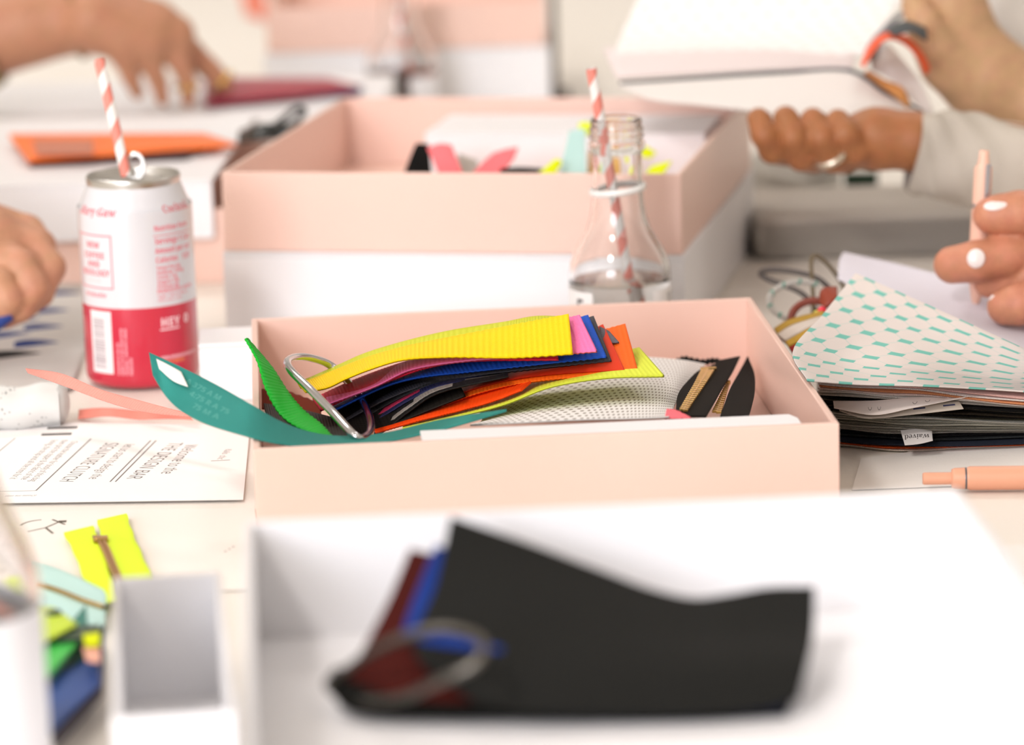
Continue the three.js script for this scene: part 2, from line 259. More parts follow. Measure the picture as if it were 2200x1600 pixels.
  strip('label_strip', cloth(0xe8978a, 0.6), [[55, 792, -1.86], [130, 802, -1.85], [220, 838, -1.83], [300, 860, -1.815], [400, 887, -1.79]], [[60, 800, -1.855], [135, 828, -1.845], [225, 862, -1.825], [305, 884, -1.81], [415, 897, -1.785]], 0, 0, { scallop: 0, th: 0.0007, nu: 50, label: 'salmon label strip' });
  const ring = tube(zs([[768, 940, -1.718], [715, 886, -1.742], [664, 834, -1.764], [626, 797, -1.785], [617, 779, -1.80], [632, 768, -1.82], [668, 769, -1.838], [712, 786, -1.85], [760, 835, -1.835], [795, 900, -1.775], [790, 935, -1.735]]), 0.0021, 120, true, 14);
  part('ring', ring, M.steel, g, 'polished steel ring');
  settle(g);
}
// loose things in the middle box
{
  const g = thing('mesh_swatch', 'white perforated mesh fabric under the neon yellow strip', 'fabric swatch');
  const dots = canvasTex(1024, 512, (c, w, h) => { c.fillStyle = '#f3f0ee'; c.fillRect(0, 0, w, h); c.fillStyle = '#8d8278'; for (let i = 0; i < 40; i++) for (let j = 0; j < 24; j++) { c.beginPath(); c.ellipse(i * 25.6 + (j % 2) * 12.8, j * 21.3 + 6, 6.4, 5, 0, 0, 7); c.fill(); } });
  const bump = dataTex(128, (u, v) => { const k = 255 * (0.5 + 0.5 * Math.sin(u * Math.PI * 12) * Math.sin(v * Math.PI * 12)); return [k, k, k]; }, 8);
  part('mesh_fabric', sheet([zs([[1020, 868, -1.87], [1150, 810, -1.92], [1290, 764, -1.945], [1390, 768, -1.95], [1465, 774, -1.948], [1516, 783, -1.957]]), zs([[1035, 895, -1.85], [1130, 864, -1.852], [1280, 834, -1.865], [1380, 826, -1.87], [1440, 830, -1.872], [1470, 838, -1.885]]), zs([[1010, 914, -1.726], [1105, 909, -1.724], [1250, 902, -1.722], [1340, 900, -1.722], [1402, 898, -1.722], [1438, 896, -1.722]])], 0.0008, { nu: 50, nv: 24, uv01: true }), std(0xffffff, 0.8, { map: dots, bumpMap: bump, bumpScale: 0.0003, side: THREE.DoubleSide }), g);
  const lace = [[1453, 772, -1.974], [1470, 766, -1.976], [1490, 770, -1.976], [1512, 773, -1.976], [1530, 770, -1.976], [1548, 772, -1.976]];
  part('lace_edge', sheet([zs(lace), zs(lace.map(([a, b, z]) => [a, b + 10, z + 0.004]))], 0.0008, { nu: 40, nv: 2, scallop: 0.0008, waves: 9 }), M.black, g, 'black lace edging');
  settle(g);
  function zipper(label, tapes, teethRow, tapeMat, metal, zt, zb, wT, wB, nTeeth, pitchScale = 1) {
    const q = thing('zipper', label, 'zipper');
    for (const [a, b] of tapes) part('zipper_tape', sheet([zs(a), zs(b)], 0.0009, { nu: 30, nv: 5 }), tapeMat, q);
    const path = curve(zs(teethRow), nTeeth), geos = [];
    for (let i = 1; i < nTeeth; i++) {
      const p = path[i], d = path[i + 1].clone().sub(path[i - 1]).normalize(), side = V(1, 0, 0).addScaledVector(d, -d.x).normalize(), up = side.clone().cross(d).normalize();
      if (up.y < 0) up.negate();
      const w = wT + (wB - wT) * i / nTeeth, m = new THREE.Matrix4().makeBasis(side, up, side.clone().cross(up)), L = path[0].distanceTo(path[nTeeth]) / nTeeth;
      for (const s of [-1, 1]) { const b = bx(w * 0.56, 0.0014, L * 0.42, s * w * 0.22, 0.0012, s * L * 0.25, 0.0002); b.applyMatrix4(m.clone().setPosition(p)); geos.push(b); }
    }
    part('teeth', mergeGeometries(geos), metal, q, 'gold metal teeth');
    const p = path[0], e = bx(wT * 1.15, 0.002, 0.003, p.x, p.y + 0.0012, p.z, 0.0004); part('end_stop', e, metal, q);
    return settle(q);
  }
  zipper('black zipper with gold teeth next to the white mesh', [[[[1537, 783, -1.945], [1505, 795, -1.92], [1477, 820, -1.875], [1456, 850, -1.81], [1452, 890, -1.74]], [[1541, 784, -1.945], [1527, 797, -1.918], [1508, 824, -1.87], [1488, 856, -1.805], [1467, 893, -1.737]]], [[[1540, 776, -1.945], [1528, 798, -1.917], [1509, 824, -1.869], [1489, 856, -1.804], [1468, 894, -1.736]], [[1590, 766, -1.95], [1573, 800, -1.907], [1555, 828, -1.858], [1536, 862, -1.793], [1517, 895, -1.738]]]], [[1522, 797, -1.914], [1507, 824, -1.866], [1487, 856, -1.80], [1467, 889, -1.741]], M.blackTape, M.gold, 0, 0, 0.0075, 0.0042, 24);
  zipper('black zipper with gold teeth against the right wall of its box', [[[[1602, 776, -1.959], [1588, 800, -1.925], [1569, 835, -1.865], [1557, 868, -1.80], [1547, 895, -1.75]], [[1607, 766, -1.962], [1620, 800, -1.925], [1622, 836, -1.865], [1616, 868, -1.80], [1609, 893, -1.75]]]], [[1565, 826, -1.892], [1556, 848, -1.852], [1547, 872, -1.806], [1539, 893, -1.766]], M.blackTape, M.brass, 0, 0, 0.002, 0.0052, 16);
  const c = thing('coral_swatch', 'small coral fabric corner beside the gold teeth', 'fabric swatch'); part('fabric', sheet([zs([[1432, 879, -1.7285], [1450, 881, -1.7285], [1482, 896, -1.7245]]), zs([[1428, 899, -1.723], [1448, 899, -1.7225], [1484, 898, -1.7225]])], 0.0008, { nu: 12, nv: 4, scallop: 0.0003, waves: 5 }), cloth(0xf0737c), c); settle(c);
}

// ---------------------------------------------------------------- bottles, straws, the can
const straws = canvasTex(256, 1024, (c, w, h) => { c.fillStyle = '#f6f2ee'; c.fillRect(0, 0, w, h); c.fillStyle = '#ee8f80'; const n = 6, s = h / n; for (let k = -2; k < n + 2; k++) { c.beginPath(); c.moveTo(0, k * s); c.lineTo(w, (k + 1) * s); c.lineTo(w, (k + 1.5) * s); c.lineTo(0, (k + 0.5) * s); c.fill(); } });
const strawMat = std(0xffffff, 0.6, { map: straws, side: THREE.DoubleSide, bumpMap: fibre, bumpScale: 0.00004 });
function straw(label, a, b, r = 0.003) {
  const g = thing('paper_straw', label, 'straw'), L = a.distanceTo(b);
  const t = lathe([[r, 0], [r, L], [r - 0.0004, L], [r - 0.0004, 0], [r, 0]], 28);
  const p = t.attributes.position, uv = t.attributes.uv; for (let i = 0; i < p.count; i++) uv.setY(i, -p.getY(i) / 0.123);
  const m = part('paper_tube', t, strawMat, g); strawMat.map.wrapS = strawMat.map.wrapT = THREE.RepeatWrapping;
  g.position.copy(a); g.quaternion.setFromUnitVectors(V(0, 1, 0), b.clone().sub(a).normalize());
  return g;
}
const OUT = [[0.0255, 0], [0.0288, 0.003], [0.0297, 0.008], [0.0297, 0.03], [0.0297, 0.054], [0.0288, 0.0605], [0.0262, 0.067], [0.0222, 0.074], [0.0186, 0.0805], [0.0163, 0.0875], [0.0153, 0.095], [0.0147, 0.104], [0.0145, 0.115], [0.0145, 0.1245]];
const outer = (s) => OUT.map(([r, y]) => [r * s, y * s]);
const IN = [[0, 0.004], [0.02, 0.004], [0.0258, 0.0075], [0.0275, 0.012], [0.0275, 0.03], [0.0275, 0.053], [0.0266, 0.059], [0.024, 0.0655], [0.02, 0.0725], [0.0164, 0.079], [0.0141, 0.086], [0.0131, 0.094], [0.0125, 0.104], [0.0123, 0.115], [0.0122, 0.14], [0.0123, 0.1446]];
const innerR = (y) => { for (let i = 2; i < IN.length; i++) if (y <= IN[i][1]) { const [a, b] = [IN[i - 1], IN[i]]; return a[0] + (b[0] - a[0]) * (y - a[1]) / (b[1] - a[1]); } return 0.012; };
function bottle(label, x, z, { level, liquid, labelMat, gap = 0, turn = 0, ring = false, base = 0, scale, labelTop = 0.047 }) {
  const g = thing('glass_bottle', label, 'bottle');
  const finish = [[0.0148, 0.1255], [0.0163, 0.1265], [0.0165, 0.1305], [0.0155, 0.1318], [0.015, 0.133], [0.016, 0.1342], [0.016, 0.1352], [0.0149, 0.1366], [0.0158, 0.138], [0.0158, 0.139], [0.0146, 0.1404], [0.0149, 0.143], [0.0145, 0.1448], [0.0128, 0.1449]];
  const prof = [[0, 0.0006], [0.02, 0.0002], ...OUT, ...finish, ...IN.slice().reverse()];
  part('glass', lathe(prof, 72), M.glass, g);
  const lp = [[0, 0.0037]]; for (let y = 0.0042; y < level; y += 0.003) lp.push([innerR(y) + 0.0003, y]); lp.push([innerR(level) + 0.0003, level], [0, level]);
  part('liquid', lathe(lp, 56), liquid, g);
  if (labelMat) { const a = gap; const arcs = a ? [[a, 1.15], [Math.PI * 2 - a - 1.15, 1.15]] : [[0, Math.PI * 2]]; for (const [s0, len] of arcs) { const ge = new THREE.CylinderGeometry(0.02985, 0.02985, labelTop - 0.007, 60, 1, true, s0, len); const u = ge.attributes.uv; for (let i = 0; i < u.count; i++) u.setX(i, (s0 + u.getX(i) * len - a) / (Math.PI * 2 - 2 * a)); ge.translate(0, (labelTop + 0.007) / 2, 0); part('paper_label', ge, labelMat, g, 'white paper label'); } }
  if (ring) { const t = new THREE.TorusGeometry(0.0157, 0.0011, 10, 60); t.scale(1, 1, 1.8); t.rotateX(Math.PI / 2); t.rotateZ(0.1); t.translate(0, 0.1035, 0); part('seal_ring', t, M.plasticWhite, g, 'white broken seal ring'); }
  g.position.set(x, T + base + 0.0002, z); g.rotation.y = turn; if (scale) g.traverse((m) => m.isMesh && m.geometry.scale(...scale)); return g;
}
const labelTex = canvasTex(1024, 256, (c, w, h) => {
  c.fillStyle = '#f4f2f0'; c.fillRect(0, 0, w, h); c.fillStyle = '#4a4a4c';
  c.save(); c.translate(100, 20); c.rotate(Math.PI / 2); c.font = 'bold 26px sans-serif'; ['BREW', 'COLD', 'BEER'].forEach((t, i) => c.fillText(t, 0, -i * 30)); c.restore();
  c.font = 'bold 90px sans-serif'; c.fillText('5', w - 92, 92); c.fillRect(w - 95, 110, 60, 12); c.fillRect(w - 95, 140, 60, 8);
});
const labelMat = std(0xffffff, 0.6, { map: labelTex, side: THREE.DoubleSide });
bottle('clear glass bottle with broken white seal ring and striped straw', 0.0643, -2.06, { level: 0.0515, liquid: M.water, labelMat, gap: 0.62, ring: true, turn: 0.03 });
straw('red striped straw in the clear bottle before the peach box', W3(0.0765, 0.0062, -2.066), Z(1270, 147, -2.057));
bottle('bottle of amber drink standing before the farthest peach box', -0.0843, -2.985, { level: 0.052, liquid: M.cola, labelMat: std(0xf1f0f4, 0.6, { side: THREE.DoubleSide }), gap: 0.75, turn: Math.PI - 1.0 });
straw('red striped straw in the amber drink bottle', W3(-0.075, 0.0062, -2.985), W3(-0.092, 0.195, -2.99));
bottle('blurred bottle of orange drink with white label at the lower left corner', -0.2145, -1.3, { scale: [1.2, 1.6, 1.2], labelTop: 0.0525, level: 0.0505, liquid: M.orangeDrink, labelMat: std(0xf6f5f7, 0.6, { side: THREE.DoubleSide }), gap: 0 });

{
  const g = thing('drink_can', 'white and red drink can with striped straw on the left', 'can');
  const art = canvasTex(2048, 1216, (c, w, h) => {
    const Y = (mm) => h - mm / 122 * h;             // height in millimetres to canvas row
    c.fillStyle = '#d9d8dc'; c.fillRect(0, 0, w, h);
    c.fillStyle = '#c81237'; c.fillRect(0, Y(49), w, h);
    c.strokeStyle = '#dd5068'; c.fillStyle = '#d8203f'; c.lineWidth = 7;
    c.font = 'bold 60px serif'; c.fillText('Mary Gaw', 650, Y(102.5), 300);
    c.font = 'bold 54px serif'; c.fillText('Cocktail', 1225, Y(103));
    c.strokeRect(640, Y(91), 268, Y(60.5) - Y(91));
    c.textAlign = 'center'; c.font = 'bold 48px sans-serif'; [['NEW', 85], ['COFFEE', 79], ['AND', 74], ['MIXOLOGY', 69]].forEach(([t, y]) => c.fillText(t, 775, Y(y) + 14, 230));
    c.fillStyle = '#b9b7b4'; c.font = '26px sans-serif'; c.fillText('12 FL OZ', 775, Y(64.5) + 8);
    c.fillStyle = '#e03a58'; c.font = 'italic bold 36px serif'; c.fillText('drinkable', 770, Y(55));
    c.textAlign = 'left';
    c.font = 'bold 42px sans-serif'; c.fillText('Nutrition Facts', 1160, Y(93), 250);
    c.fillRect(1154, Y(90.5), 280, 4);
    c.font = 'bold 46px sans-serif'; c.fillText('Servings 1 Can', 1162, Y(85.5), 265); c.fillText('Amount per can', 1162, Y(80), 265); c.fillText('Calories', 1162, Y(74.6), 150); c.fillText('120', 1345, Y(74.6), 80);
    c.font = 'bold 29px sans-serif'; ['Total Fat 0g', 'Sodium 15mg', 'Carbs 11g', 'Sugars 10g', 'Protein 0g'].forEach((t, i) => c.fillText(t, 1165, Y(70.5 - i * 2.7)));
    c.font = 'bold 30px sans-serif'; c.fillText('INGREDIENTS: WATER', 1160, Y(57), 270); c.font = '24px sans-serif'; c.fillText('sugar, natural flavor,', 1162, Y(54.4), 250); c.fillText('citric acid, color', 1162, Y(52), 240);
    c.fillStyle = '#efe9ea'; c.fillRect(723, Y(47), 160, Y(10.5) - Y(47)); c.fillStyle = '#9c8a93';
    for (let y = 43; y > 14;) { const k = rr(0.25, 1.0); c.fillRect(745, Y(y), 92, k * 9); y -= k + rr(0.3, 0.8); }
    c.fillStyle = '#f3c6cd'; c.save(); c.translate(905, Y(10)); c.rotate(-Math.PI / 2); c.font = 'bold 22px sans-serif'; ['PLEASE RECYCLE THIS CAN', 'DRINK COLD AND FRESH AFTER', 'OPENING. CONTENTS UNDER', 'PRESSURE'].forEach((t, i) => c.fillText(t, 0, 20 + i * 25, i === 0 ? 190 : 275)); c.restore();
    c.fillStyle = '#f4d8dc'; c.font = 'bold 74px sans-serif'; c.fillText('HEY', 1172, Y(37), 130); c.fillText('0', 1335, Y(37.5), 50); c.fillRect(1168, Y(36), 128, 9);
    c.font = 'bold 26px sans-serif'; c.fillText('WWW.DRINKMARYGAW.COM', 1165, Y(18), 270); c.fillStyle = '#f0a04a'; c.fillText('HELLO DRINK', 1165, Y(15.4), 160);
  });
  const prof = smoothProfile([[0.0272, 0.0008], [0.0305, 0.0022], [0.0324, 0.0045], [0.033, 0.008]], 10).concat(smoothProfile([[0.033, 0.0085], [0.033, 0.05], [0.033, 0.1], [0.0325, 0.103], [0.0303, 0.108], [0.0282, 0.1135], [0.0268, 0.117]], 40));
  const b = lathe(prof, 96, -Math.PI), p = b.attributes.position, uv = b.attributes.uv; for (let i = 0; i < p.count; i++) uv.setY(i, p.getY(i) / 0.122);
  part('printed_body', b, new THREE.MeshPhysicalMaterial({ color: 0xffffff, map: art, roughness: 0.32, metalness: 0.0, clearcoat: 0.7, clearcoatRoughness: 0.12 }), g);
  part('lid', lathe([[0.0268, 0.117], [0.0272, 0.1195], [0.0272, 0.1212], [0.0266, 0.122], [0.0257, 0.1214], [0.0251, 0.118], [0.0242, 0.1163], [0.0232, 0.1166], [0.0225, 0.1176], [0.012, 0.1178], [0, 0.1178]], 80), M.alu, g, 'silver aluminium lid');
  part('bottom_rim', lathe([[0, 0.006], [0.018, 0.004], [0.0235, 0.0006], [0.0258, 0], [0.0274, 0.001]], 64), M.alu, g);
  const tab = new THREE.Shape(); tab.absellipse(0, 0, 0.0056, 0.0078, 0, Math.PI * 2); const hole = new THREE.Path(); hole.absellipse(0, 0.0022, 0.0036, 0.0038, 0, Math.PI * 2); tab.holes.push(hole);
  const te = new THREE.ExtrudeGeometry(tab, { depth: 0.0008, bevelEnabled: true, bevelSize: 0.0005, bevelThickness: 0.0004, bevelSegments: 2, curveSegments: 24 });
  te.rotateX(-0.12); te.translate(0.0015, 0.1258, -0.002); part('pull_tab', te, M.alu, g, 'raised silver pull tab');
  part('rivet', lathe([[0.003, 0.1178], [0.0028, 0.1188], [0, 0.1192]], 20), M.alu, g);
  g.position.set(-0.215, T + 0.0002, -2.053);
}
straw('red striped straw in the can', Z(272, 379, -2.046), Z(213, 128, -2.064), 0.0031);

// ---------------------------------------------------------------- things in the far peach box
{
  const g = carton('white_insert', 'white inner carton at the back of the far peach box', { x: -0.0530, z: -2.3560, yaw: -0.2032, w: 0.1865, d: 0.08, h0: 0.0562, h1: 0.094, t: 0.0025, mat: M.white, closed: true, category: 'box insert' });
  const clip = (name, label, cat, mat, rows, o = {}) => { const q = thing(name, label, cat); part('fabric', sheet(rows.map(zs), o.th ?? 0.0009, { nu: o.nu ?? 16, nv: o.nv ?? 6, scallop: o.scallop ?? 0 }), mat, q); return settle(q); };
  const N = cloth(0xe6f519, 0.6);
  clip('coral_swatch', 'left coral pink fabric wing in the far peach box', 'fabric swatch', cloth(0xff7f84), [[[918, 318, -2.255], [945, 309, -2.255], [970, 312, -2.255]], [[930, 345, -2.245], [958, 340, -2.245], [982, 342, -2.245]], [[948, 390, -2.235], [975, 390, -2.235], [1000, 390, -2.235]]]);
  clip('coral_swatch', 'right coral pink fabric wing in the far peach box', 'fabric swatch', cloth(0xff7f84), [[[1060, 330, -2.262], [1085, 322, -2.262], [1113, 317, -2.262]], [[1035, 352, -2.25], [1065, 352, -2.25], [1100, 346, -2.25]], [[1005, 385, -2.238], [1035, 388, -2.238], [1062, 385, -2.238]]]);
  clip('black_swatch', 'black fabric strip beside the left coral wing', 'fabric swatch', M.black, [[[893, 309, -2.272], [905, 308, -2.272], [922, 310, -2.272]], [[880, 340, -2.266], [900, 340, -2.266], [925, 340, -2.266]], [[862, 390, -2.26], [890, 392, -2.26], [930, 392, -2.26]]]);
  clip('mint_swatch', 'pale mint ribbon standing left of the bottle neck', 'ribbon', cloth(0xbfe3de), [[[1222, 283, -2.255], [1240, 279, -2.255], [1258, 276, -2.255]], [[1212, 325, -2.245], [1235, 325, -2.245], [1258, 325, -2.245]], [[1198, 392, -2.23], [1230, 392, -2.23], [1262, 392, -2.23]]]);
  clip('neon_tab', 'neon yellow tab above the mint ribbon', 'fabric swatch', N, [[[1242, 266, -2.27], [1258, 262, -2.27], [1275, 268, -2.27]], [[1250, 292, -2.265], [1264, 290, -2.265], [1278, 288, -2.265]]]);
  clip('neon_tab', 'neon yellow tab left of the mint ribbon', 'fabric swatch', N, [[[1190, 345, -2.225], [1200, 342, -2.225], [1208, 350, -2.225]], [[1150, 378, -2.217], [1170, 380, -2.217], [1188, 380, -2.217]]]);
  clip('neon_tab', 'neon yellow tab right of the bottle neck', 'fabric swatch', N, [[[1368, 312, -2.25], [1385, 314, -2.25], [1410, 328, -2.25]], [[1372, 336, -2.246], [1388, 338, -2.246], [1398, 340, -2.246]]]);
  clip('neon_tab', 'neon yellow strip at the right end of the far peach box', 'fabric swatch', N, [[[1400, 358, -2.21], [1420, 352, -2.21], [1443, 346, -2.21]], [[1380, 382, -2.202], [1400, 384, -2.202], [1420, 382, -2.202]]]);
  clip('grey_mesh', 'crumpled grey mesh between the two coral wings', 'fabric swatch', cloth(0xb9b4ac), [[[985, 330, -2.285], [1005, 338, -2.285], [1025, 345, -2.285]], [[975, 390, -2.27], [1000, 390, -2.27], [1030, 390, -2.27]]]);
  clip('black_swatch', 'dark fabric right of the coral wings in the far peach box', 'fabric swatch', M.black, [[[1075, 362, -2.225], [1120, 360, -2.225], [1165, 363, -2.225]], [[1070, 392, -2.215], [1120, 394, -2.215], [1170, 394, -2.215]]]);
  clip('ochre_swatch', 'ochre fabric scrap behind the bottle neck', 'fabric swatch', cloth(0xd9a94e), [[[1265, 325, -2.262], [1300, 318, -2.262], [1340, 322, -2.262]], [[1262, 390, -2.247], [1300, 392, -2.247], [1345, 390, -2.247]]]);
}

// ---------------------------------------------------------------- background left: swatches on the white boxes
{
  const flat = (name, label, cat, mat, pts, h, th = 0.0012) => { const q = thing(name, label, cat); const [a, b, c, d] = pts; part('fabric', sheet([[P(...a, h), P((a[0] + b[0]) / 2, (a[1] + b[1]) / 2, h + 0.001), P(...b, h)], [P(...d, h), P((c[0] + d[0]) / 2, (c[1] + d[1]) / 2, h + 0.001), P(...c, h)]], th, { nu: 20, nv: 8 }), mat, q); return q; };
  const o = flat('orange_swatch', 'bright orange vinyl swatch book lying behind the can straw', 'swatch book', std(0xff7a2e, 0.35, { side: THREE.DoubleSide }), [[20, 292], [440, 290], [508, 312], [60, 345]], 0.0758, 0.003);
  part('pages', sheet([[P(35, 304, 0.0722), P(470, 304, 0.0722)], [P(66, 352, 0.0722), P(400, 338, 0.0722)]], 0.0035, { nu: 10, nv: 4 }), std(0x5a4140, 0.7), o, 'dark page edges');
  part('window_patch', sheet([[P(70, 300, 0.0786), P(200, 300, 0.0790)], [P(80, 334, 0.0786), P(200, 331, 0.0790)]], 0.0004, { nu: 8, nv: 4 }), std(0xc9795f, 0.3), o, 'brownish clear window'); settle(o);
  const m = flat('maroon_swatch', 'maroon vinyl swatch pack in front of the farthest boxes', 'swatch book', std(0xa0283f, 0.4, { side: THREE.DoubleSide }), [[440, 172], [705, 172], [768, 190], [440, 222]], 0.0585, 0.004);
  part('blue_page', sheet([[P(690, 180, 0.0552), P(778, 186, 0.0552)], [P(650, 208, 0.0552), P(772, 203, 0.0552)]], 0.002, { nu: 8, nv: 4 }), std(0x34346e, 0.5), m, 'navy blue page'); settle(m);
  const k = thing('black_clips', 'black binder clip beside the left corner of the far peach box', 'clip');
  part('clip_body', sheet([[P(515, 282, 0.072), P(560, 268, 0.084), P(650, 262, 0.074)], [P(512, 305, 0.072), P(560, 300, 0.076), P(600, 298, 0.072)]], 0.002, { nu: 14, nv: 5 }), std(0x1e2220, 0.4), k);
  part('clip_handle', tube([P(560, 292, 0.076), P(600, 262, 0.085), P(640, 232, 0.094), P(655, 238, 0.092), P(625, 268, 0.082), P(590, 290, 0.076)], 0.0022, 40), std(0x1e2220, 0.4), k);
  part('blue_tag', sheet([[P(580, 288, 0.0735), P(612, 276, 0.0735)], [P(584, 299, 0.073), P(620, 290, 0.073)]], 0.001, { nu: 6, nv: 3 }), std(0x5f96bd, 0.5), k, 'light blue tag'); settle(k);
  const c = flat('coral_swatch', 'blurred coral swatch at the top edge left of the farthest peach box', 'fabric swatch', cloth(0xf08a72), [[515, -25], [572, -25], [570, 45], [530, 32]], 0.0012); settle(c);
}

// ---------------------------------------------------------------- left: printed cloth, roll, papers, menu
function tableCanvas(x0, x1, z0, z1, s, draw) {        // a print laid out in metres, x to the right and z towards the near side
  return canvasTex(Math.round((x1 - x0) * s), Math.round((z1 - z0) * s), (c, w, h) => { c.fillStyle = '#fff'; c.fillRect(0, 0, w, h); c.setTransform(s, 0, 0, s, -x0 * s, -z0 * s); draw(c); });
}
function flatPrint(g, name, corners, h, th, mat, [x0, x1, z0, z1], bend = 0) {   // corners: far left, far right, near right, near left as [x, z]
  const [a, b, c, d] = corners.map(([x, z]) => W3(x, h, z)), mid = (p, q) => p.clone().lerp(q, 0.5).add(V(0, bend, 0));
  const ge = sheet([[a, mid(a, b), b], [d, mid(d, c), c]], th, { nu: 24, nv: 10 }), p = ge.attributes.position, uv = ge.attributes.uv;
  for (let i = 0; i < p.count; i++) uv.setXY(i, (p.getX(i) - x0) / (x1 - x0), 1 - (p.getZ(i) - z0) / (z1 - z0));
  return part(name, ge, mat, g);
}
{
  // menu sheet
  const R = [-0.305, -0.135, -1.96, -1.755];
  const tex = tableCanvas(...R, 6000, (c) => {
    c.fillStyle = '#fbf7f5'; c.fillRect(-1, -3, 2, 3);
    const line = (t, a, b, size, font, color = '#6b6866') => {           // text from point a to point b, letters upright to the right of the line
      c.save(); c.translate(a[0], a[1]); c.rotate(Math.atan2(b[1] - a[1], b[0] - a[0])); const L = Math.hypot(b[0] - a[0], b[1] - a[1]);
      c.scale(1e-3, 1e-3); c.fillStyle = color; c.font = `${font} ${size}px ${/serif/.test(font) ? '' : 'sans-serif'}`; c.textBaseline = 'middle'; c.fillText(t, 0, 0, L * 1000); c.restore();
    };
    const rule = (a, b, w = 0.0006, col = '#6f6c6a') => { c.strokeStyle = col; c.lineWidth = w; c.beginPath(); c.moveTo(...a); c.lineTo(...b); c.stroke(); };
    line('Kailo  chic', [-0.152, -1.87], [-0.158, -1.826], 5, ''); rule([-0.150, -1.846], [-0.160, -1.845], 0.0012, '#8b8987');
    line('Welcome to the', [-0.1732, -1.8828], [-0.182, -1.8157], 9, '');
    line('THE DESIGN BAR', [-0.1813, -1.8878], [-0.1975, -1.8114], 10.5, '');
    rule([-0.1963, -1.895], [-0.2093, -1.8066], 0.0008); rule([-0.1934, -1.8947], [-0.2065, -1.8063], 0.0008);
    line('let us start to design the', [-0.2062, -1.8882], [-0.2193, -1.8078], 7, '');
    line('SIGNATURE CLUTCH', [-0.2162, -1.8921], [-0.2323, -1.8093], 10.5, '');
    rule([-0.2295, -1.9032], [-0.2459, -1.7926], 0.0008); rule([-0.2459, -1.7926], [-0.30, -1.795], 0.0006); rule([-0.2715, -1.9097], [-0.29, -1.80], 0.0006);
    line('Choose the leather for body of this bag', [-0.2374, -1.8988], [-0.2515, -1.8006], 5, ''); line('then pick the zipper & the fabric of the', [-0.2429, -1.9021], [-0.2567, -1.8036], 5, ''); line('lining, the strap and all the trims for it', [-0.2488, -1.9029], [-0.262, -1.8116], 5, '');
    line('(Choose one only)', [-0.2444, -1.7828], [-0.2602, -1.7835], 3.4, 'italic');
    c.fillStyle = '#5c5755'; c.fillRect(-0.2565, -1.9335, 0.0165, 0.005); c.fillRect(-0.2580, -1.9185, 0.0165, 0.005);
  });
  const g = thing('menu_sheet', 'printed white menu sheet left of the middle peach box', 'paper sheet');
  flatPrint(g, 'sheet', [[-0.30, -1.953], [-0.1445, -1.925], [-0.1375, -1.762], [-0.30, -1.772]], 0.0016, 0.0004, std(0xffffff, 0.7, { map: tex, side: THREE.DoubleSide, bumpMap: fibre, bumpScale: 0.00003 }), R);
  settle(g);
  // sheet with the bow sign, under the zipper
  const R2 = [-0.30, -0.10, -1.77, -1.55];
  const tex2 = tableCanvas(...R2, 4000, (c) => {
    c.fillStyle = '#f4ede6'; c.fillRect(-1, -3, 2, 3); c.strokeStyle = '#4e4638'; c.lineWidth = 0.0012; c.fillStyle = '#4e4638';
    c.beginPath(); c.moveTo(-0.2405, -1.7155); c.lineTo(-0.2325, -1.722); c.lineTo(-0.2265, -1.7335); c.moveTo(-0.2325, -1.722); c.lineTo(-0.2275, -1.7105); c.moveTo(-0.2365, -1.7375); c.quadraticCurveTo(-0.244, -1.736, -0.2455, -1.728); c.moveTo(-0.231, -1.7375); c.lineTo(-0.2235, -1.727); c.stroke();
    c.fillRect(-0.2275, -1.735, 0.004, 0.004);
    c.fillStyle = '#5a564f'; for (let i = 0; i < 3; i++) { c.beginPath(); c.arc(-0.1398 + i * 0.0016, -1.668 - i * 0.004, 0.0006, 0, 7); c.fill(); }
  });
  const s = thing('pattern_sheet', 'cream sheet with a dark bow sign under the yellow zipper', 'paper sheet');
  flatPrint(s, 'sheet', [[-0.30, -1.757], [-0.131, -1.749], [-0.117, -1.60], [-0.30, -1.60]], 0.0006, 0.0004, std(0xffffff, 0.75, { map: tex2, side: THREE.DoubleSide }), R2); settle(s);
}
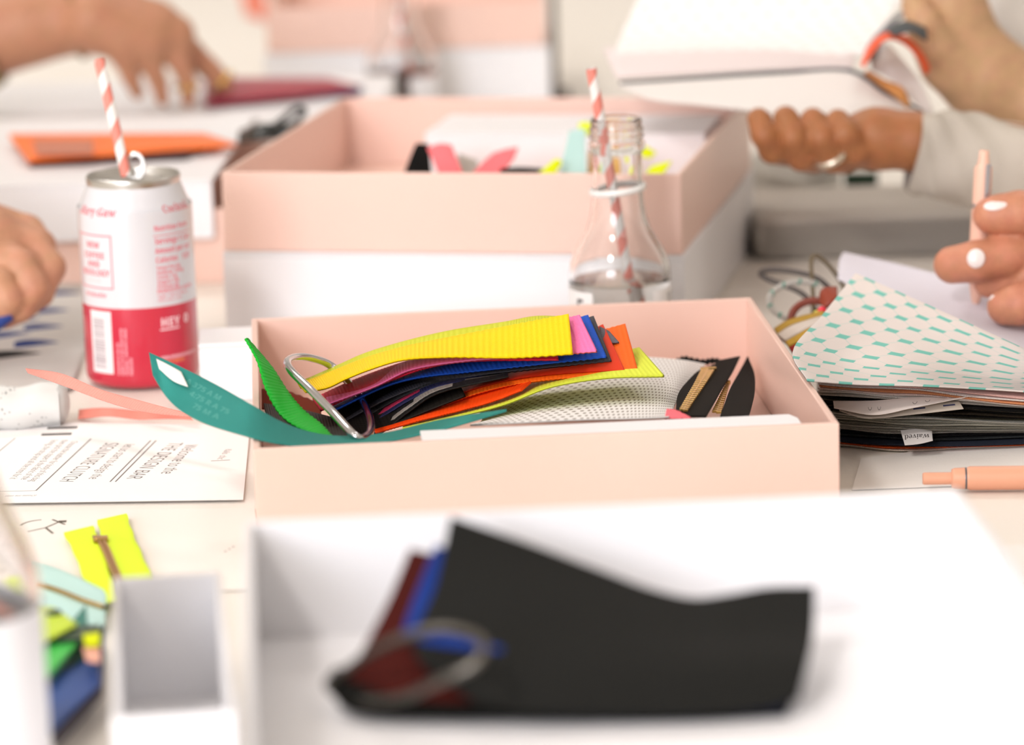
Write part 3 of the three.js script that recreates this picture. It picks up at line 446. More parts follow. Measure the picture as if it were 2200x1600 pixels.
{
  const q = thing('zipper', 'neon yellow zipper with gold teeth on the cream sheet', 'zipper');
  const neon = std(0xe4ff0c, 0.6, { bumpMap: twill, bumpScale: 0.0001, side: THREE.DoubleSide });
  const p = (a, b, h = 0.004) => P(a, b, h);
  part('zipper_tape', sheet([[p(137, 1145), p(160, 1190), p(182, 1250), p(200, 1300)], [p(200, 1130), p(213, 1160, 0.005), p(232, 1220, 0.005), p(250, 1290, 0.005)]], 0.0008, { nu: 30, nv: 6, scallop: 0.0004, waves: 4 }), neon, q);
  part('zipper_tape', sheet([[p(209, 1118), p(219, 1156, 0.005), p(246, 1214, 0.005), p(270, 1284, 0.005)], [p(272, 1104), p(285, 1145), p(308, 1198), p(340, 1270)]], 0.0008, { nu: 30, nv: 6, scallop: 0.0004, waves: 4 }), neon, q);
  for (const s of [-1, 1]) { const pts = [[214, 1156], [226, 1178], [240, 1212], [252, 1240], [262, 1280]].map(([a, b]) => P(a + s * 5, b, 0.0062)); part('teeth_coil', tube(pts, 0.0011, 40), M.brass, q, 'gold zipper coil'); }
  part('end_stop', sheet([[P(198, 1153, 0.0066), P(232, 1153, 0.0066)], [P(202, 1163, 0.0066), P(231, 1160, 0.0066)]], 0.0016, { nu: 6, nv: 2 }), M.brass, q); settle(q);
  const m = thing('zipper', 'pale mint zipper with a brass coil, left of the narrow white box', 'zipper');
  part('zipper_tape', sheet([[P(70, 1205, 0.0045), P(130, 1225, 0.0045), P(230, 1272, 0.0045)], [P(70, 1290, 0.005), P(140, 1330, 0.0055), P(225, 1345, 0.005)]], 0.001, { nu: 24, nv: 8 }), cloth(0xc4e6e0), m);
  part('teeth_coil', tube([P(85, 1255, 0.0065), P(130, 1270, 0.0068), P(175, 1288, 0.0068), P(225, 1305, 0.0065)], 0.0011, 40), M.brass, m, 'brass zipper coil'); settle(m);
  const st = thing('colour_swatches', 'fan of green, teal and navy swatches beside the narrow white box', 'swatch book');
  const sw = (mat, pts, h, label) => { const [a, b, c, d] = pts; part('swatch', sheet([[P(...a, h), P(...b, h)], [P(...d, h), P(...c, h)]], 0.0012, { nu: 12, nv: 8 }), mat, st, label); };
  sw(std(0x2f2430, 0.6, { side: THREE.DoubleSide }), [[95, 1520], [226, 1395], [220, 1492], [118, 1612]], 0.0085, 'dark plum swatch');
  sw(std(0x1f478c, 0.5, { side: THREE.DoubleSide }), [[95, 1440], [226, 1350], [216, 1470], [100, 1585]], 0.0105, 'blue swatch');
  sw(std(0x123a2e, 0.5, { side: THREE.DoubleSide }), [[95, 1420], [226, 1345], [214, 1392], [100, 1462]], 0.0125, 'dark green swatch');
  sw(std(0x0e7a6d, 0.4, { side: THREE.DoubleSide }), [[100, 1400], [185, 1300], [190, 1355], [108, 1465]], 0.0145, 'teal swatch');
  sw(std(0x3cc24e, 0.35, { side: THREE.DoubleSide }), [[85, 1375], [165, 1368], [165, 1385], [98, 1460]], 0.0165, 'green vinyl swatch');
  sw(std(0x1d3b22, 0.4, { side: THREE.DoubleSide }), [[90, 1350], [215, 1345], [210, 1372], [95, 1380]], 0.0185, 'bottle green swatch');
  sw(std(0xc6e02c, 0.35, { side: THREE.DoubleSide }), [[75, 1300], [120, 1308], [166, 1342], [85, 1385]], 0.0205, 'lime vinyl swatch');
  part('snap_button', lathe(smoothProfile([[0.0035, 0], [0.003, 0.0012], [0, 0.0018]], 6), 20).translate(P(116, 1318, 0.0212).x, P(116, 1318, 0.0212).y, P(116, 1318, 0.0212).z), std(0x14381f, 0.15), st, 'glossy green snap');
  sw(cloth(0xe4f01c), [[178, 1365], [215, 1360], [215, 1386], [184, 1388]], 0.0205, 'neon yellow scrap'); sw(cloth(0xf3b8a2), [[178, 1392], [216, 1386], [216, 1424], [186, 1420]], 0.0185, 'peach scrap');
  settle(st);
}
{
  // white cloth with blue brush strokes
  const R = [-0.345, -0.225, -2.36, -2.02];
  const tex = tableCanvas(...R, 3500, (c) => {
    c.fillStyle = '#f4f0ea'; c.fillRect(-1, -3, 2, 3);
    const stroke = (px, py, L, wz, col) => { const p = P(px, py, 0.003); L *= 1.25; wz *= 1.7; c.fillStyle = col; c.beginPath(); c.moveTo(p.x - L * 0.5, p.z - wz * 0.2); c.quadraticCurveTo(p.x - L * 0.3, p.z - wz, p.x + L * 0.55, p.z - wz * 0.15); c.quadraticCurveTo(p.x - L * 0.1, p.z + wz * 0.8, p.x - L * 0.42, p.z + wz * 0.8); c.fill(); };
    stroke(112, 670, 0.016, 0.007, '#1f418f'); stroke(92, 705, 0.019, 0.008, '#1f418f'); stroke(76, 740, 0.021, 0.010, '#1a3c8c'); stroke(20, 765, 0.028, 0.011, '#15161a'); stroke(40, 690, 0.02, 0.008, '#1f418f'); stroke(20, 722, 0.02, 0.008, '#1f418f');
    stroke(140, 632, 0.016, 0.006, '#1f418f');
  });
  const g = thing('printed_cloth', 'white cloth with blue brush strokes under the fist', 'fabric');
  flatPrint(g, 'cloth', [[-0.345, -2.335], [-0.265, -2.335], [-0.254, -2.025], [-0.345, -2.03]], 0.002, 0.0015, std(0xffffff, 0.85, { map: tex, side: THREE.DoubleSide, bumpMap: twill, bumpScale: 0.0002 }), R, 0.0015); settle(g);
  const r = thing('cloth_roll', 'rolled white speckled cloth at the left edge below the fist', 'fabric roll');
  const a = P(-60, 880, 0.012), b = P(128, 868, 0.012);
  const path = new THREE.CatmullRomCurve3([a.clone().add(V(-0.03, 0, 0)), a.clone().lerp(b, 0.4), b]), ge = new THREE.TubeGeometry(path, 30, 0.0115, 20, false);
  const pp = ge.attributes.position; for (let i = 0; i < pp.count; i++) { const x = pp.getX(i), y = pp.getY(i) - T, z = pp.getZ(i); const w = 0.0009 * Math.sin(x * 260) + 0.0007 * Math.sin(z * 520 + x * 90); pp.setY(i, T + Math.max(0.0004, y + w)); pp.setZ(i, z * 1 + (z - b.z) * 0.45); }
  ge.computeVertexNormals(); const speck = dataTex(128, (u, v) => { const k = nC(u, v) > 0.9 && nA(u, v) > 0.55 ? 120 : 244; return [k, k, k * 0.99]; }, 1, true); part('roll', ge, std(0xffffff, 0.85, { map: speck, bumpMap: fibre, bumpScale: 0.0003 }), r);
  const capG = new THREE.SphereGeometry(0.0112, 18, 12); capG.scale(0.5, 0.95, 1.4); capG.translate(b.x, b.y, b.z); part('rolled_end', capG, std(0xf4f3f0, 0.85, { bumpMap: fibre, bumpScale: 0.0003 }), r); settle(r);
  const tp = thing('tissue_strip', 'crumpled salmon tissue lying below the can', 'tissue');
  part('tissue', sheet([[P(170, 880, 0.004), P(230, 876, 0.010), P(300, 882, 0.008), P(360, 880, 0.012), P(405, 888, 0.010)], [P(168, 900, 0.003), P(230, 894, 0.006), P(300, 901, 0.004), P(360, 899, 0.006), P(415, 902, 0.008)]], 0.0006, { nu: 30, nv: 6 }), cloth(0xe58a7b, 0.8), tp); settle(tp);
}

// ---------------------------------------------------------------- right: swatch book, cords, papers, pens
{
  const g = thing('fabric_swatch_book', 'thick fabric swatch book with mint patterned top page', 'swatch book');
  const cols = [0xe9dfd0, 0xe55a20, 0x2a2f3c, 0x35383a, 0x1d1c1e, 0xd8d0c4, 0xb9b3a6, 0xcac4b6, 0x8f8a7c, 0xc9c3b2, 0xa9a597, 0xd8d2c4, 0x4a4838, 0x16130f, 0x2a2218, 0x1d1a17, 0x5d564b, 0x161413, 0xcdc3b8, 0xf4ebe3, 0xf6e7de, 0xe99a6c, 0xf5ece6, 0xf0c0b8];
  cols.forEach((c, k) => {
    const h = 0.0012 + k * 0.00158, j = rr(-0.003, 0.003), amp = rr(0.0002, 0.0006), tip = k < 3 ? 0.012 : 0.003;
    const fx = [0.1595, 0.176, 0.194, 0.212, 0.232, 0.262, 0.30, 0.345], cornerX = 0.205 + j;
    const at = (x) => h * (x < 0.21 ? 1 : 1 - 0.36 * Math.min(1, (x - 0.21) / 0.08)) + 0.0004;
    const front = fx.map((x, i) => W3(x + (i === 0 ? Math.max(j, 0) : 0), at(x) + amp * Math.sin(i * 1.9 + k * 1.3), -1.834 + k / 23 * 0.02 + tip - Math.abs(x - cornerX) * (x < cornerX ? 0.5 : 0.08) + j * 0.8));
    const back = fx.map((x, i) => W3(x + 0.012, at(x) + 0.0003 * Math.sin(i + k), -1.975 + Math.max(0, x - 0.17) * 0.6 + Math.abs(j)));
    part('page', sheet([back, back.map((p, i) => p.clone().lerp(front[i], 0.5)), front], 0.0009, { nu: 28, nv: 8 }), cloth(c), g);
  });
  const tab = canvasTex(256, 160, (c, w, h) => { c.fillStyle = '#e6e2e0'; c.fillRect(0, 0, w, h); c.translate(w / 2, h / 2); c.rotate(Math.PI); c.fillStyle = '#55504e'; c.font = 'italic bold 66px serif'; c.textAlign = 'center'; c.fillText('Waived', 0, 22, 220); });
  const tf = sheet([zs([[1935, 925, -1.822], [1968, 922, -1.822], [2002, 926, -1.822]]), zs([[1944, 956, -1.808], [1975, 953, -1.808], [2004, 946, -1.808]])], 0.0005, { nu: 10, nv: 4, uv01: true });
  const u = tf.attributes.uv; for (let i = 0; i < u.count; i++) u.setY(i, 1 - u.getY(i));
  part('tab', tf, std(0xffffff, 0.7, { map: tab, side: THREE.DoubleSide }), g, 'white tab with handwriting');
  const drips = canvasTex(1024, 64, (c, w, h) => { c.fillStyle = '#efe2da'; c.fillRect(0, 0, w, h); c.strokeStyle = '#7a6f6a'; c.lineWidth = 3; for (const x of [300, 380, 700, 780]) { c.beginPath(); c.arc(x, 34, 14, Math.PI, 0); c.stroke(); } });
  part('page', sheet([zs([[1790, 862, -1.83], [1880, 861, -1.82], [1960, 854, -1.816], [2080, 846, -1.825]]), zs([[1792, 876, -1.818], [1880, 891, -1.804], [1960, 876, -1.804], [2080, 852, -1.815]])], 0.0005, { nu: 30, nv: 4, uv01: true }), std(0xffffff, 0.8, { map: drips, side: THREE.DoubleSide }), g, 'cream page with small arches');
  const grey = canvasTex(512, 64, (c, w, h) => { c.fillStyle = '#c3b8aa'; c.fillRect(0, 0, w, h); c.fillStyle = '#2e3358'; for (let i = 0; i < 5; i++) c.fillRect(30 + i * 105, 32, 42, 12); });
  part('page', sheet([zs([[1800, 872, -1.83], [1860, 884, -1.818], [1960, 872, -1.815], [2060, 862, -1.818]]), zs([[1804, 882, -1.822], [1860, 898, -1.808], [1960, 890, -1.808], [2070, 878, -1.81]])], 0.0005, { nu: 30, nv: 4, uv01: true }), std(0xffffff, 0.8, { map: grey, side: THREE.DoubleSide }), g, 'taupe page with navy dashes');
  // the patterned page lifted at its far corner
  const pat = canvasTex(1024, 1024, (c, w, h) => {
    c.fillStyle = '#f3e8e2'; c.fillRect(0, 0, w, h); const sx = w / 5.6, sy = h / 15;
    for (let j = -1; j <= 16; j++) for (let i = -1; i <= 7; i++) {
      const x = i * sx + (j % 2 ? sx / 2 : 0), y = j * sy;
      c.strokeStyle = '#cfe3da'; c.lineWidth = 3; c.beginPath(); c.moveTo(x, y); c.lineTo(x + sx / 2, y + sy); c.moveTo(x, y); c.lineTo(x - sx / 2, y + sy); c.stroke();
      c.fillStyle = '#7fd0c1'; c.beginPath(); c.moveTo(x - sx * 0.2, y - sy * 0.2); c.lineTo(x + sx * 0.14, y - sy * 0.26); c.lineTo(x + sx * 0.2, y + sy * 0.2); c.lineTo(x - sx * 0.14, y + sy * 0.26); c.fill();
    }
  });
  const ph = (list) => list.map(([a, b, h]) => P(a, b, h));
  const top = sheet([ph([[1838, 588, 0.064], [1930, 628, 0.06], [2020, 668, 0.055], [2140, 722, 0.048], [2300, 795, 0.039]]), ph([[1768, 676, 0.057], [1870, 700, 0.053], [1980, 728, 0.049], [2130, 768, 0.042], [2300, 815, 0.036]]), ph([[1703, 756, 0.0540], [1810, 775, 0.0485], [1950, 792, 0.046], [2110, 810, 0.038], [2300, 832, 0.0325]]), ph([[1735, 818, 0.0520], [1850, 826, 0.0455], [1980, 829, 0.0425], [2120, 836, 0.0355], [2300, 848, 0.0295]])], 0.0009, { nu: 40, nv: 24, uv01: true });
  part('top_page', top, std(0xffffff, 0.8, { map: pat, bumpMap: twill, bumpScale: 0.0001, side: THREE.DoubleSide }), g, 'cream page with mint dash pattern');
  settle(g);
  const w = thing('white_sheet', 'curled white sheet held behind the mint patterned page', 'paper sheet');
  part('sheet', sheet([zs([[1812, 542, -2.12], [1905, 562, -2.10], [2020, 590, -2.07], [2145, 622, -2.048], [2218, 644, -2.04]]), zs([[1803, 560, -2.095], [1900, 594, -2.07], [2010, 634, -2.04], [2130, 668, -2.014], [2218, 697, -2.0]]), zs([[1800, 600, -2.06], [1890, 640, -2.03], [2000, 690, -1.998], [2120, 740, -1.96], [2218, 780, -1.936]])], 0.0005, { nu: 30, nv: 14 }), paper(0xdedae4), w); settle(w);  // grey-lavender colour carries the shade on the sheet turned away
}
{
  const cord = (name, label, mat, pts, r, seg = 60) => { const q = thing(name, label, 'cord'); part('cord', tube(zs(pts), r, seg, false, 10), mat, q); return settle(q); };
  cord('cord', 'dark grey round cord loop right of the middle peach box', std(0x4e4744, 0.6), [[1782, 618, -2.075], [1755, 597, -2.08], [1700, 583, -2.09], [1650, 580, -2.10], [1632, 588, -2.105], [1650, 600, -2.10], [1690, 615, -2.095], [1725, 632, -2.085], [1750, 660, -2.08], [1765, 690, -2.075]], 0.0016);
  cord('cord', 'thin olive brown cord standing up in a tall loop', std(0x6b5c43, 0.7), [[1746, 690, -2.055], [1747, 640, -2.057], [1744, 590, -2.06], [1744, 556, -2.063], [1752, 549, -2.066], [1772, 562, -2.07], [1795, 588, -2.075], [1815, 620, -2.08]], 0.0012);
  const rope = canvasTex(256, 64, (c, w, h) => { c.fillStyle = '#e9e3da'; c.fillRect(0, 0, w, h); c.fillStyle = '#5fae97'; c.beginPath(); c.moveTo(30, 0); c.lineTo(70, 0); c.lineTo(110, h); c.lineTo(70, h); c.fill(); }); rope.wrapS = rope.wrapT = THREE.RepeatWrapping; rope.repeat.set(6, 1);
  cord('rope', 'white rope with green flecks looped beside the leather cord', std(0xffffff, 0.8, { map: rope, bumpMap: fibre, bumpScale: 0.0004 }), [[1760, 612, -2.045], [1735, 606, -2.045], [1700, 607, -2.045], [1672, 618, -2.045], [1653, 640, -2.04], [1660, 665, -2.035], [1682, 680, -2.03], [1700, 690, -2.03]], 0.0018);
  cord('cord', 'folded reddish brown leather cord by the patterned page', std(0x7a2f1a, 0.5), [[1698, 690, -2.022], [1704, 670, -2.024], [1720, 654, -2.026], [1745, 646, -2.026], [1772, 648, -2.025], [1790, 640, -2.022], [1784, 626, -2.026], [1770, 630, -2.03], [1766, 645, -2.034]], 0.0022);
  const k = thing('leather_strap', 'short wide reddish leather strap end above the pink bead', 'strap'); part('strap', sheet([zs([[1762, 650, -2.008], [1768, 622, -2.010], [1798, 618, -2.012]]), zs([[1772, 662, -2.0], [1786, 652, -2.0], [1800, 640, -2.002]])], 0.0022, { nu: 12, nv: 5 }), std(0x8a3317, 0.5), k); settle(k);
  const b = thing('bead', 'small hot pink bead at the edge of the patterned page', 'bead'); const s = new THREE.SphereGeometry(0.0026, 20, 14), p = Z(1766, 668, -1.995); s.translate(p.x, p.y, p.z); part('bead', s, std(0xe9143c, 0.3), b); const s2 = new THREE.TorusGeometry(0.0018, 0.0009, 8, 20), p2 = Z(1756, 676, -1.995); s2.translate(p2.x, p2.y, p2.z); part('yellow_ring', s2, std(0xd8cf50, 0.4), b); settle(b);
  const br = (label, mat, pts, th) => { const q = thing('braid_trim', label, 'trim'); part('braid', sheet(pts.map(zs), th, { nu: 24, nv: 6 }), mat, q); return settle(q); };
  br('ochre braid trim nearest the leather cord', cloth(0xb08d3e), [[[1665, 710, -1.985], [1690, 694, -1.985], [1720, 684, -1.985], [1770, 672, -1.985]], [[1672, 722, -1.972], [1700, 702, -1.972], [1735, 690, -1.972], [1775, 680, -1.972]]], 0.003);
  br('pale grey braid trim between two ochre ones', cloth(0xcfc3b8), [[[1672, 724, -1.966], [1700, 706, -1.966], [1735, 694, -1.966], [1770, 684, -1.966]], [[1690, 738, -1.952], [1715, 722, -1.952], [1745, 706, -1.952], [1770, 694, -1.952]]], 0.004);
  br('ochre braid trim below the pale grey one', cloth(0xb8923a), [[[1690, 740, -1.946], [1715, 725, -1.946], [1740, 711, -1.946], [1765, 700, -1.946]], [[1697, 750, -1.934], [1720, 738, -1.934], [1742, 724, -1.934], [1760, 712, -1.934]]], 0.004);
  br('dark red braid trim lowest of the trims', cloth(0x8e1f1c), [[[1698, 752, -1.926], [1716, 743, -1.926], [1740, 728, -1.926]], [[1706, 762, -1.912], [1722, 752, -1.912], [1738, 738, -1.912]]], 0.004);
}
{
  // papers under the pen
  const pg = (label, corners, h) => { const q = thing('paper_sheet', label, 'paper sheet'), [a, b, c, d] = corners.map(([x, y]) => P(x, y, h)); part('sheet', sheet([[a, b], [d, c]], 0.0004, { nu: 12, nv: 8 }), M.paper, q); return settle(q); };
  pg('blank paper sheet between the swatch book and the pen', [[1850, 985], [2300, 925], [2420, 1030], [1830, 1052]], 0.0006);
  pg('blank paper sheet in the lower right corner', [[2150, 1172], [2330, 1163], [2440, 1330], [2262, 1345]], 0.0006);
  // pen lying on the table
  const g = thing('ballpoint_pen', 'peach ballpoint pen lying beside the front white box', 'pen');
  const a = P(1982, 1030, 0.0066), b = P(2420, 1026, 0.0066), L = a.distanceTo(b);
  const seg = (name, prof, mat) => { const q = lathe(prof, 32); q.rotateZ(-Math.PI / 2); part(name, q, mat, g); };
  seg('button', [[0, 0], [0.0027, 0], [0.0031, 0.0008], [0.0031, 0.013], [0.0031, 0.0145]], M.peachDeep); seg('collar', [[0.0031, 0.0142], [0.0046, 0.0144], [0.0052, 0.016], [0.0054, 0.021]], M.peachDeep); seg('seam_ring', [[0.0054, 0.021], [0.00545, 0.0214], [0.00545, 0.0218], [0.0054, 0.022]], std(0x6a6a70, 0.3, { metalness: 0.8 }));
  seg('barrel', [[0.0054, 0.022], [0.006, 0.0235], [0.006, L - 0.02], [0.0045, L - 0.008], [0.0012, L], [0, L]], M.peachDeep);
  g.position.copy(a); g.rotation.y = -Math.atan2(b.z - a.z, b.x - a.x); g.position.y = T + 0.0071;
}
{
  // white goods behind, under the held book
  const g = thing('folded_cloth', 'folded beige grey cloth pad lying right of the far white carton', 'fabric');
  const c = (x, h, z) => W3(x, h, z);
  const e = bx(0.30, 0.0275, 0.14, 0, 0.0138, 0, 0.011); const q = e.attributes.position; for (let i = 0; i < q.count; i++) { const x = q.getX(i), z = q.getZ(i), y = q.getY(i); if (y > 0.01) q.setY(i, y + 0.0012 * Math.sin(x * 40 + z * 25)); } e.computeVertexNormals();
  part('folded_layer', e, cloth(0xe8dfd3, 0.9), g); part('stitched_band', bx(0.006, 0.0295, 0.142, 0.085, 0.0149, 0, 0.008), cloth(0x9a948e), g, 'grey stitched band');
  g.position.set(0.312, T + 0.0002, -2.43); g.rotation.y = 0.02;
  const w = thing('crumpled_cloth', 'crumpled white cloth under the ringed hand', 'fabric'); const s = new THREE.SphereGeometry(0.035, 40, 24), p = s.attributes.position;
  for (let i = 0; i < p.count; i++) { const v = V(p.getX(i), p.getY(i), p.getZ(i)), k = 1 + 0.12 * Math.sin(v.x * 190 + v.y * 60) * Math.cos(v.z * 150) + 0.06 * Math.sin(v.y * 330 + v.x * 120); p.setXYZ(i, v.x * k * 1.1, Math.max(0, (v.y * k + 0.026) * 0.62), v.z * k * 1.1); } s.computeVertexNormals(); part('cloth', s, cloth(0xf1ece2, 0.9), w); w.position.set(0.205, T + 0.0003, -2.60);
  const r = thing('green_spool', 'dark green thread spool lying behind the cloth pad', 'spool'); const sp = lathe([[0, -0.012], [0.007, -0.012], [0.007, -0.0105], [0.0055, -0.010], [0.0058, 0.010], [0.007, 0.0105], [0.007, 0.012], [0, 0.012]], 28); sp.rotateZ(Math.PI / 2); part('thread', sp, cloth(0x4a6350), r); r.position.set(0.262, T + 0.0072, -2.63);
}

// ---------------------------------------------------------------- the book held by the hands on the upper right
{
  const g = thing('held_swatch_book', 'open white swatch book held up by two hands', 'swatch book');
  const faint = canvasTex(512, 512, (c, w, h) => { c.fillStyle = '#f7f4f2'; c.fillRect(0, 0, w, h); c.fillStyle = '#f0dcd6'; for (let i = 0; i < 12; i++) for (let j = 0; j < 10; j++) { c.beginPath(); c.ellipse(i * 43 + (j % 2) * 21, j * 52 + 10, 7, 10, 0.6, 0, 7); c.fill(); } });
  part('page', sheet([zs([[1395, -50, -2.47], [1560, -75, -2.47], [1760, -75, -2.47], [1965, -45, -2.46]]), zs([[1338, 70, -2.42], [1540, 66, -2.42], [1740, 60, -2.41], [1905, 45, -2.40]]), zs([[1320, 118, -2.38], [1520, 118, -2.37], [1700, 118, -2.36], [1862, 118, -2.35]])], 0.0008, { nu: 30, nv: 14, uv01: true }), std(0xffffff, 0.8, { map: faint, side: THREE.DoubleSide }), g, 'white page with faint blush dots');
  part('page', sheet([zs([[1296, 104, -2.40], [1500, 104, -2.39], [1700, 104, -2.38], [1840, 118, -2.36]]), zs([[1325, 168, -2.315], [1500, 158, -2.305], [1680, 148, -2.30], [1832, 146, -2.30]])], 0.0012, { nu: 30, nv: 8 }), cloth(0xf0e3e2), g, 'pinkish white page');
  part('page', sheet([zs([[1330, 176, -2.309], [1500, 164, -2.30], [1680, 153, -2.295], [1830, 150, -2.295], [1910, 195, -2.275], [1985, 240, -2.25]]), zs([[1335, 184, -2.306], [1500, 173, -2.297], [1680, 160, -2.292], [1826, 158, -2.292], [1902, 205, -2.27], [1975, 250, -2.245]])], 0.0012, { nu: 60, nv: 4 }), std(0x41434c, 0.6, { side: THREE.DoubleSide }), g, 'dark slate page edge');
  part('page', sheet([zs([[1640, 164, -2.289], [1720, 160, -2.288], [1790, 160, -2.288]]), zs([[1650, 172, -2.286], [1720, 166, -2.286], [1810, 172, -2.285]])], 0.0008, { nu: 10, nv: 3 }), std(0x5c78a8, 0.6, { side: THREE.DoubleSide }), g, 'blue page corner');
  part('cover', sheet([zs([[1325, 184, -2.300], [1500, 173, -2.291], [1680, 162, -2.286], [1825, 158, -2.284], [1900, 204, -2.264], [1992, 248, -2.238]]), zs([[1400, 215, -2.275], [1540, 220, -2.262], [1690, 228, -2.25], [1810, 236, -2.244], [1890, 250, -2.236], [1990, 258, -2.23]]), zs([[1480, 225, -2.272], [1590, 236, -2.252], [1700, 246, -2.24], [1810, 262, -2.234], [1890, 274, -2.228], [1985, 266, -2.226]])], 0.0014, { nu: 50, nv: 12 }), paper(0xe3ddd8), g, 'white back cover');
  part('page', sheet([zs([[1850, 140, -2.296], [1866, 96, -2.31], [1905, 52, -2.33], [1944, 20, -2.35]]), zs([[1856, 144, -2.27], [1874, 102, -2.285], [1910, 62, -2.305], [1946, 30, -2.335]])], 0.0009, { nu: 24, nv: 4 }), std(0x75767c, 0.6, { side: THREE.DoubleSide }), g, 'grey page lifted by the hand');
  part('page', sheet([zs([[1850, 140, -2.27], [1866, 102, -2.272], [1900, 72, -2.272], [1945, 78, -2.272], [1985, 120, -2.272], [1998, 150, -2.272]]), zs([[1856, 145, -2.25], [1876, 112, -2.25], [1904, 84, -2.25], [1940, 92, -2.25], [1975, 128, -2.25], [1988, 160, -2.25]])], 0.0012, { nu: 40, nv: 4 }), std(0xf2551c, 0.5, { side: THREE.DoubleSide }), g, 'orange red page bent by the thumb');
  part('page', sheet([zs([[1905, 66, -2.262], [1945, 46, -2.262], [1990, 62, -2.262]]), zs([[1922, 76, -2.246], [1956, 68, -2.246], [1992, 88, -2.246]])], 0.0012, { nu: 16, nv: 4 }), std(0x3b4143, 0.6, { side: THREE.DoubleSide }), g, 'slate felt page');
  part('page', sheet([zs([[1862, 150, -2.262], [1900, 172, -2.258], [1940, 190, -2.252], [1955, 222, -2.25]]), zs([[1858, 158, -2.254], [1895, 186, -2.25], [1930, 212, -2.245], [1950, 232, -2.243]])], 0.0009, { nu: 16, nv: 4 }), std(0xc98a4e, 0.6, { side: THREE.DoubleSide }), g, 'tan page');
  part('page', sheet([zs([[1868, 118, -2.30], [1900, 92, -2.30], [1930, 120, -2.30], [1975, 175, -2.29], [2005, 240, -2.27]]), zs([[1872, 150, -2.285], [1905, 165, -2.285], [1935, 190, -2.28], [1965, 220, -2.275], [1996, 250, -2.262]])], 0.0009, { nu: 24, nv: 6 }), paper(0xe8e2de), g, 'white page behind the orange one');
  settle(g);
}

// ---------------------------------------------------------------- hands: one continuous surface through joints with radii
function flesh(chains, cell = 0.0032, blend = 0.008) {           // chains: lists of [Vector3, radius]; the first belongs to palm and arm, fingers blend into it at their roots
  const segs = [], box = new THREE.Box3();
  chains.forEach((ch, k) => { for (let i = 0; i < ch.length; i++) { const [p, r] = ch[i]; box.expandByPoint(p.clone().addScalar(r)).expandByPoint(p.clone().addScalar(-r)); if (i) segs.push([ch[i - 1][0], p, ch[i - 1][1], r, k]); } });
  box.expandByScalar(0.012); const size = box.getSize(V(0, 0, 0)), S = Math.max(size.x, size.y, size.z), n = Math.min(120, Math.ceil(S / cell)), ctr = box.getCenter(V(0, 0, 0));
  const mc = new MarchingCubes(n, new THREE.MeshBasicMaterial(), false, false, 160000); mc.isolation = 0;
  const h = n / 2, q = V(0, 0, 0), pa = V(0, 0, 0), ba = V(0, 0, 0), nC_ = chains.length, dist = new Float32Array(nC_);
  for (let z = 0; z < n; z++) for (let y = 0; y < n; y++) for (let x = 0; x < n; x++) {
    q.set((x - h) / h, (y - h) / h, (z - h) / h).multiplyScalar(S / 2).add(ctr);
    dist.fill(1);
    for (const [a, b, ra, rb, k] of segs) { ba.subVectors(b, a); pa.subVectors(q, a); const t = Math.max(0, Math.min(1, pa.dot(ba) / ba.lengthSq())); const d = pa.addScaledVector(ba, -t).length() - (ra + (rb - ra) * t); const e = Math.max(0.0022 - Math.abs(dist[k] - d), 0); dist[k] = Math.min(dist[k], d) - e * e / 0.0088; }
    let palm = 1; for (let k = 0; k < nC_; k++) if (chains[k].palm) { const e = Math.max(0.012 - Math.abs(palm - dist[k]), 0); palm = Math.min(palm, dist[k]) - e * e / 0.048; }
    let out = palm; for (let k = 0; k < nC_; k++) if (!chains[k].palm) { const e = Math.max(blend - Math.abs(palm - dist[k]), 0); out = Math.min(out, Math.min(palm, dist[k]) - e * e / (4 * blend)); }
    mc.field[z * n * n + y * n + x] = -out * 100;
  }
  mc.update();
  const g = new THREE.BufferGeometry(), c = mc.count, pos = new Float32Array(mc.positionArray.slice(0, c * 3));
  for (let i = 0; i < c; i++) { pos[i * 3] = pos[i * 3] * S / 2 + ctr.x; pos[i * 3 + 1] = pos[i * 3 + 1] * S / 2 + ctr.y; pos[i * 3 + 2] = pos[i * 3 + 2] * S / 2 + ctr.z; }
  g.setAttribute('position', new THREE.BufferAttribute(pos, 3));
  const m = mergeVertices(g, 1e-5); m.computeVertexNormals();
  const p = m.attributes.position, uv = new Float32Array(p.count * 2); for (let i = 0; i < p.count; i++) { uv[i * 2] = p.getX(i) * 4 + p.getZ(i) * 2; uv[i * 2 + 1] = p.getY(i) * 4; }
  m.setAttribute('uv', new THREE.BufferAttribute(uv, 2)); return m;
}
const ch = (list, palm = false) => { const c = list.map(([a, b, z, r]) => [Z(a, b, z), r]); c.palm = palm; return c; };
const skin = (hex) => new THREE.MeshPhysicalMaterial({ map: skinTone(hex), roughness: 0.5, sheen: 0.2, sheenRoughness: 0.5, sheenColor: new THREE.Color(0xffc8a8), bumpMap: fibre, bumpScale: 0.00015 });
function nail(parent, p, normal, along, w = 0.0052, l = 0.007) {
  const s = new THREE.SphereGeometry(1, 18, 12), zax = normal.clone().normalize(), yax = along.clone().addScaledVector(zax, -along.dot(zax)).normalize(), xax = yax.clone().cross(zax);
  s.applyMatrix4(new THREE.Matrix4().makeBasis(xax.multiplyScalar(w), yax.multiplyScalar(l), zax.multiplyScalar(0.0018)).setPosition(p)); part('fingernail', s, M.nail, parent, 'pale painted nail');
}
function bandRing(parent, p, axis, r, mat, t = 0.0011, label) { const s = new THREE.TorusGeometry(r, t, 10, 36); s.applyQuaternion(new THREE.Quaternion().setFromUnitVectors(V(0, 0, 1), axis.clone().normalize())); s.translate(p.x, p.y, p.z); part('finger_ring', s, mat, parent, label); }
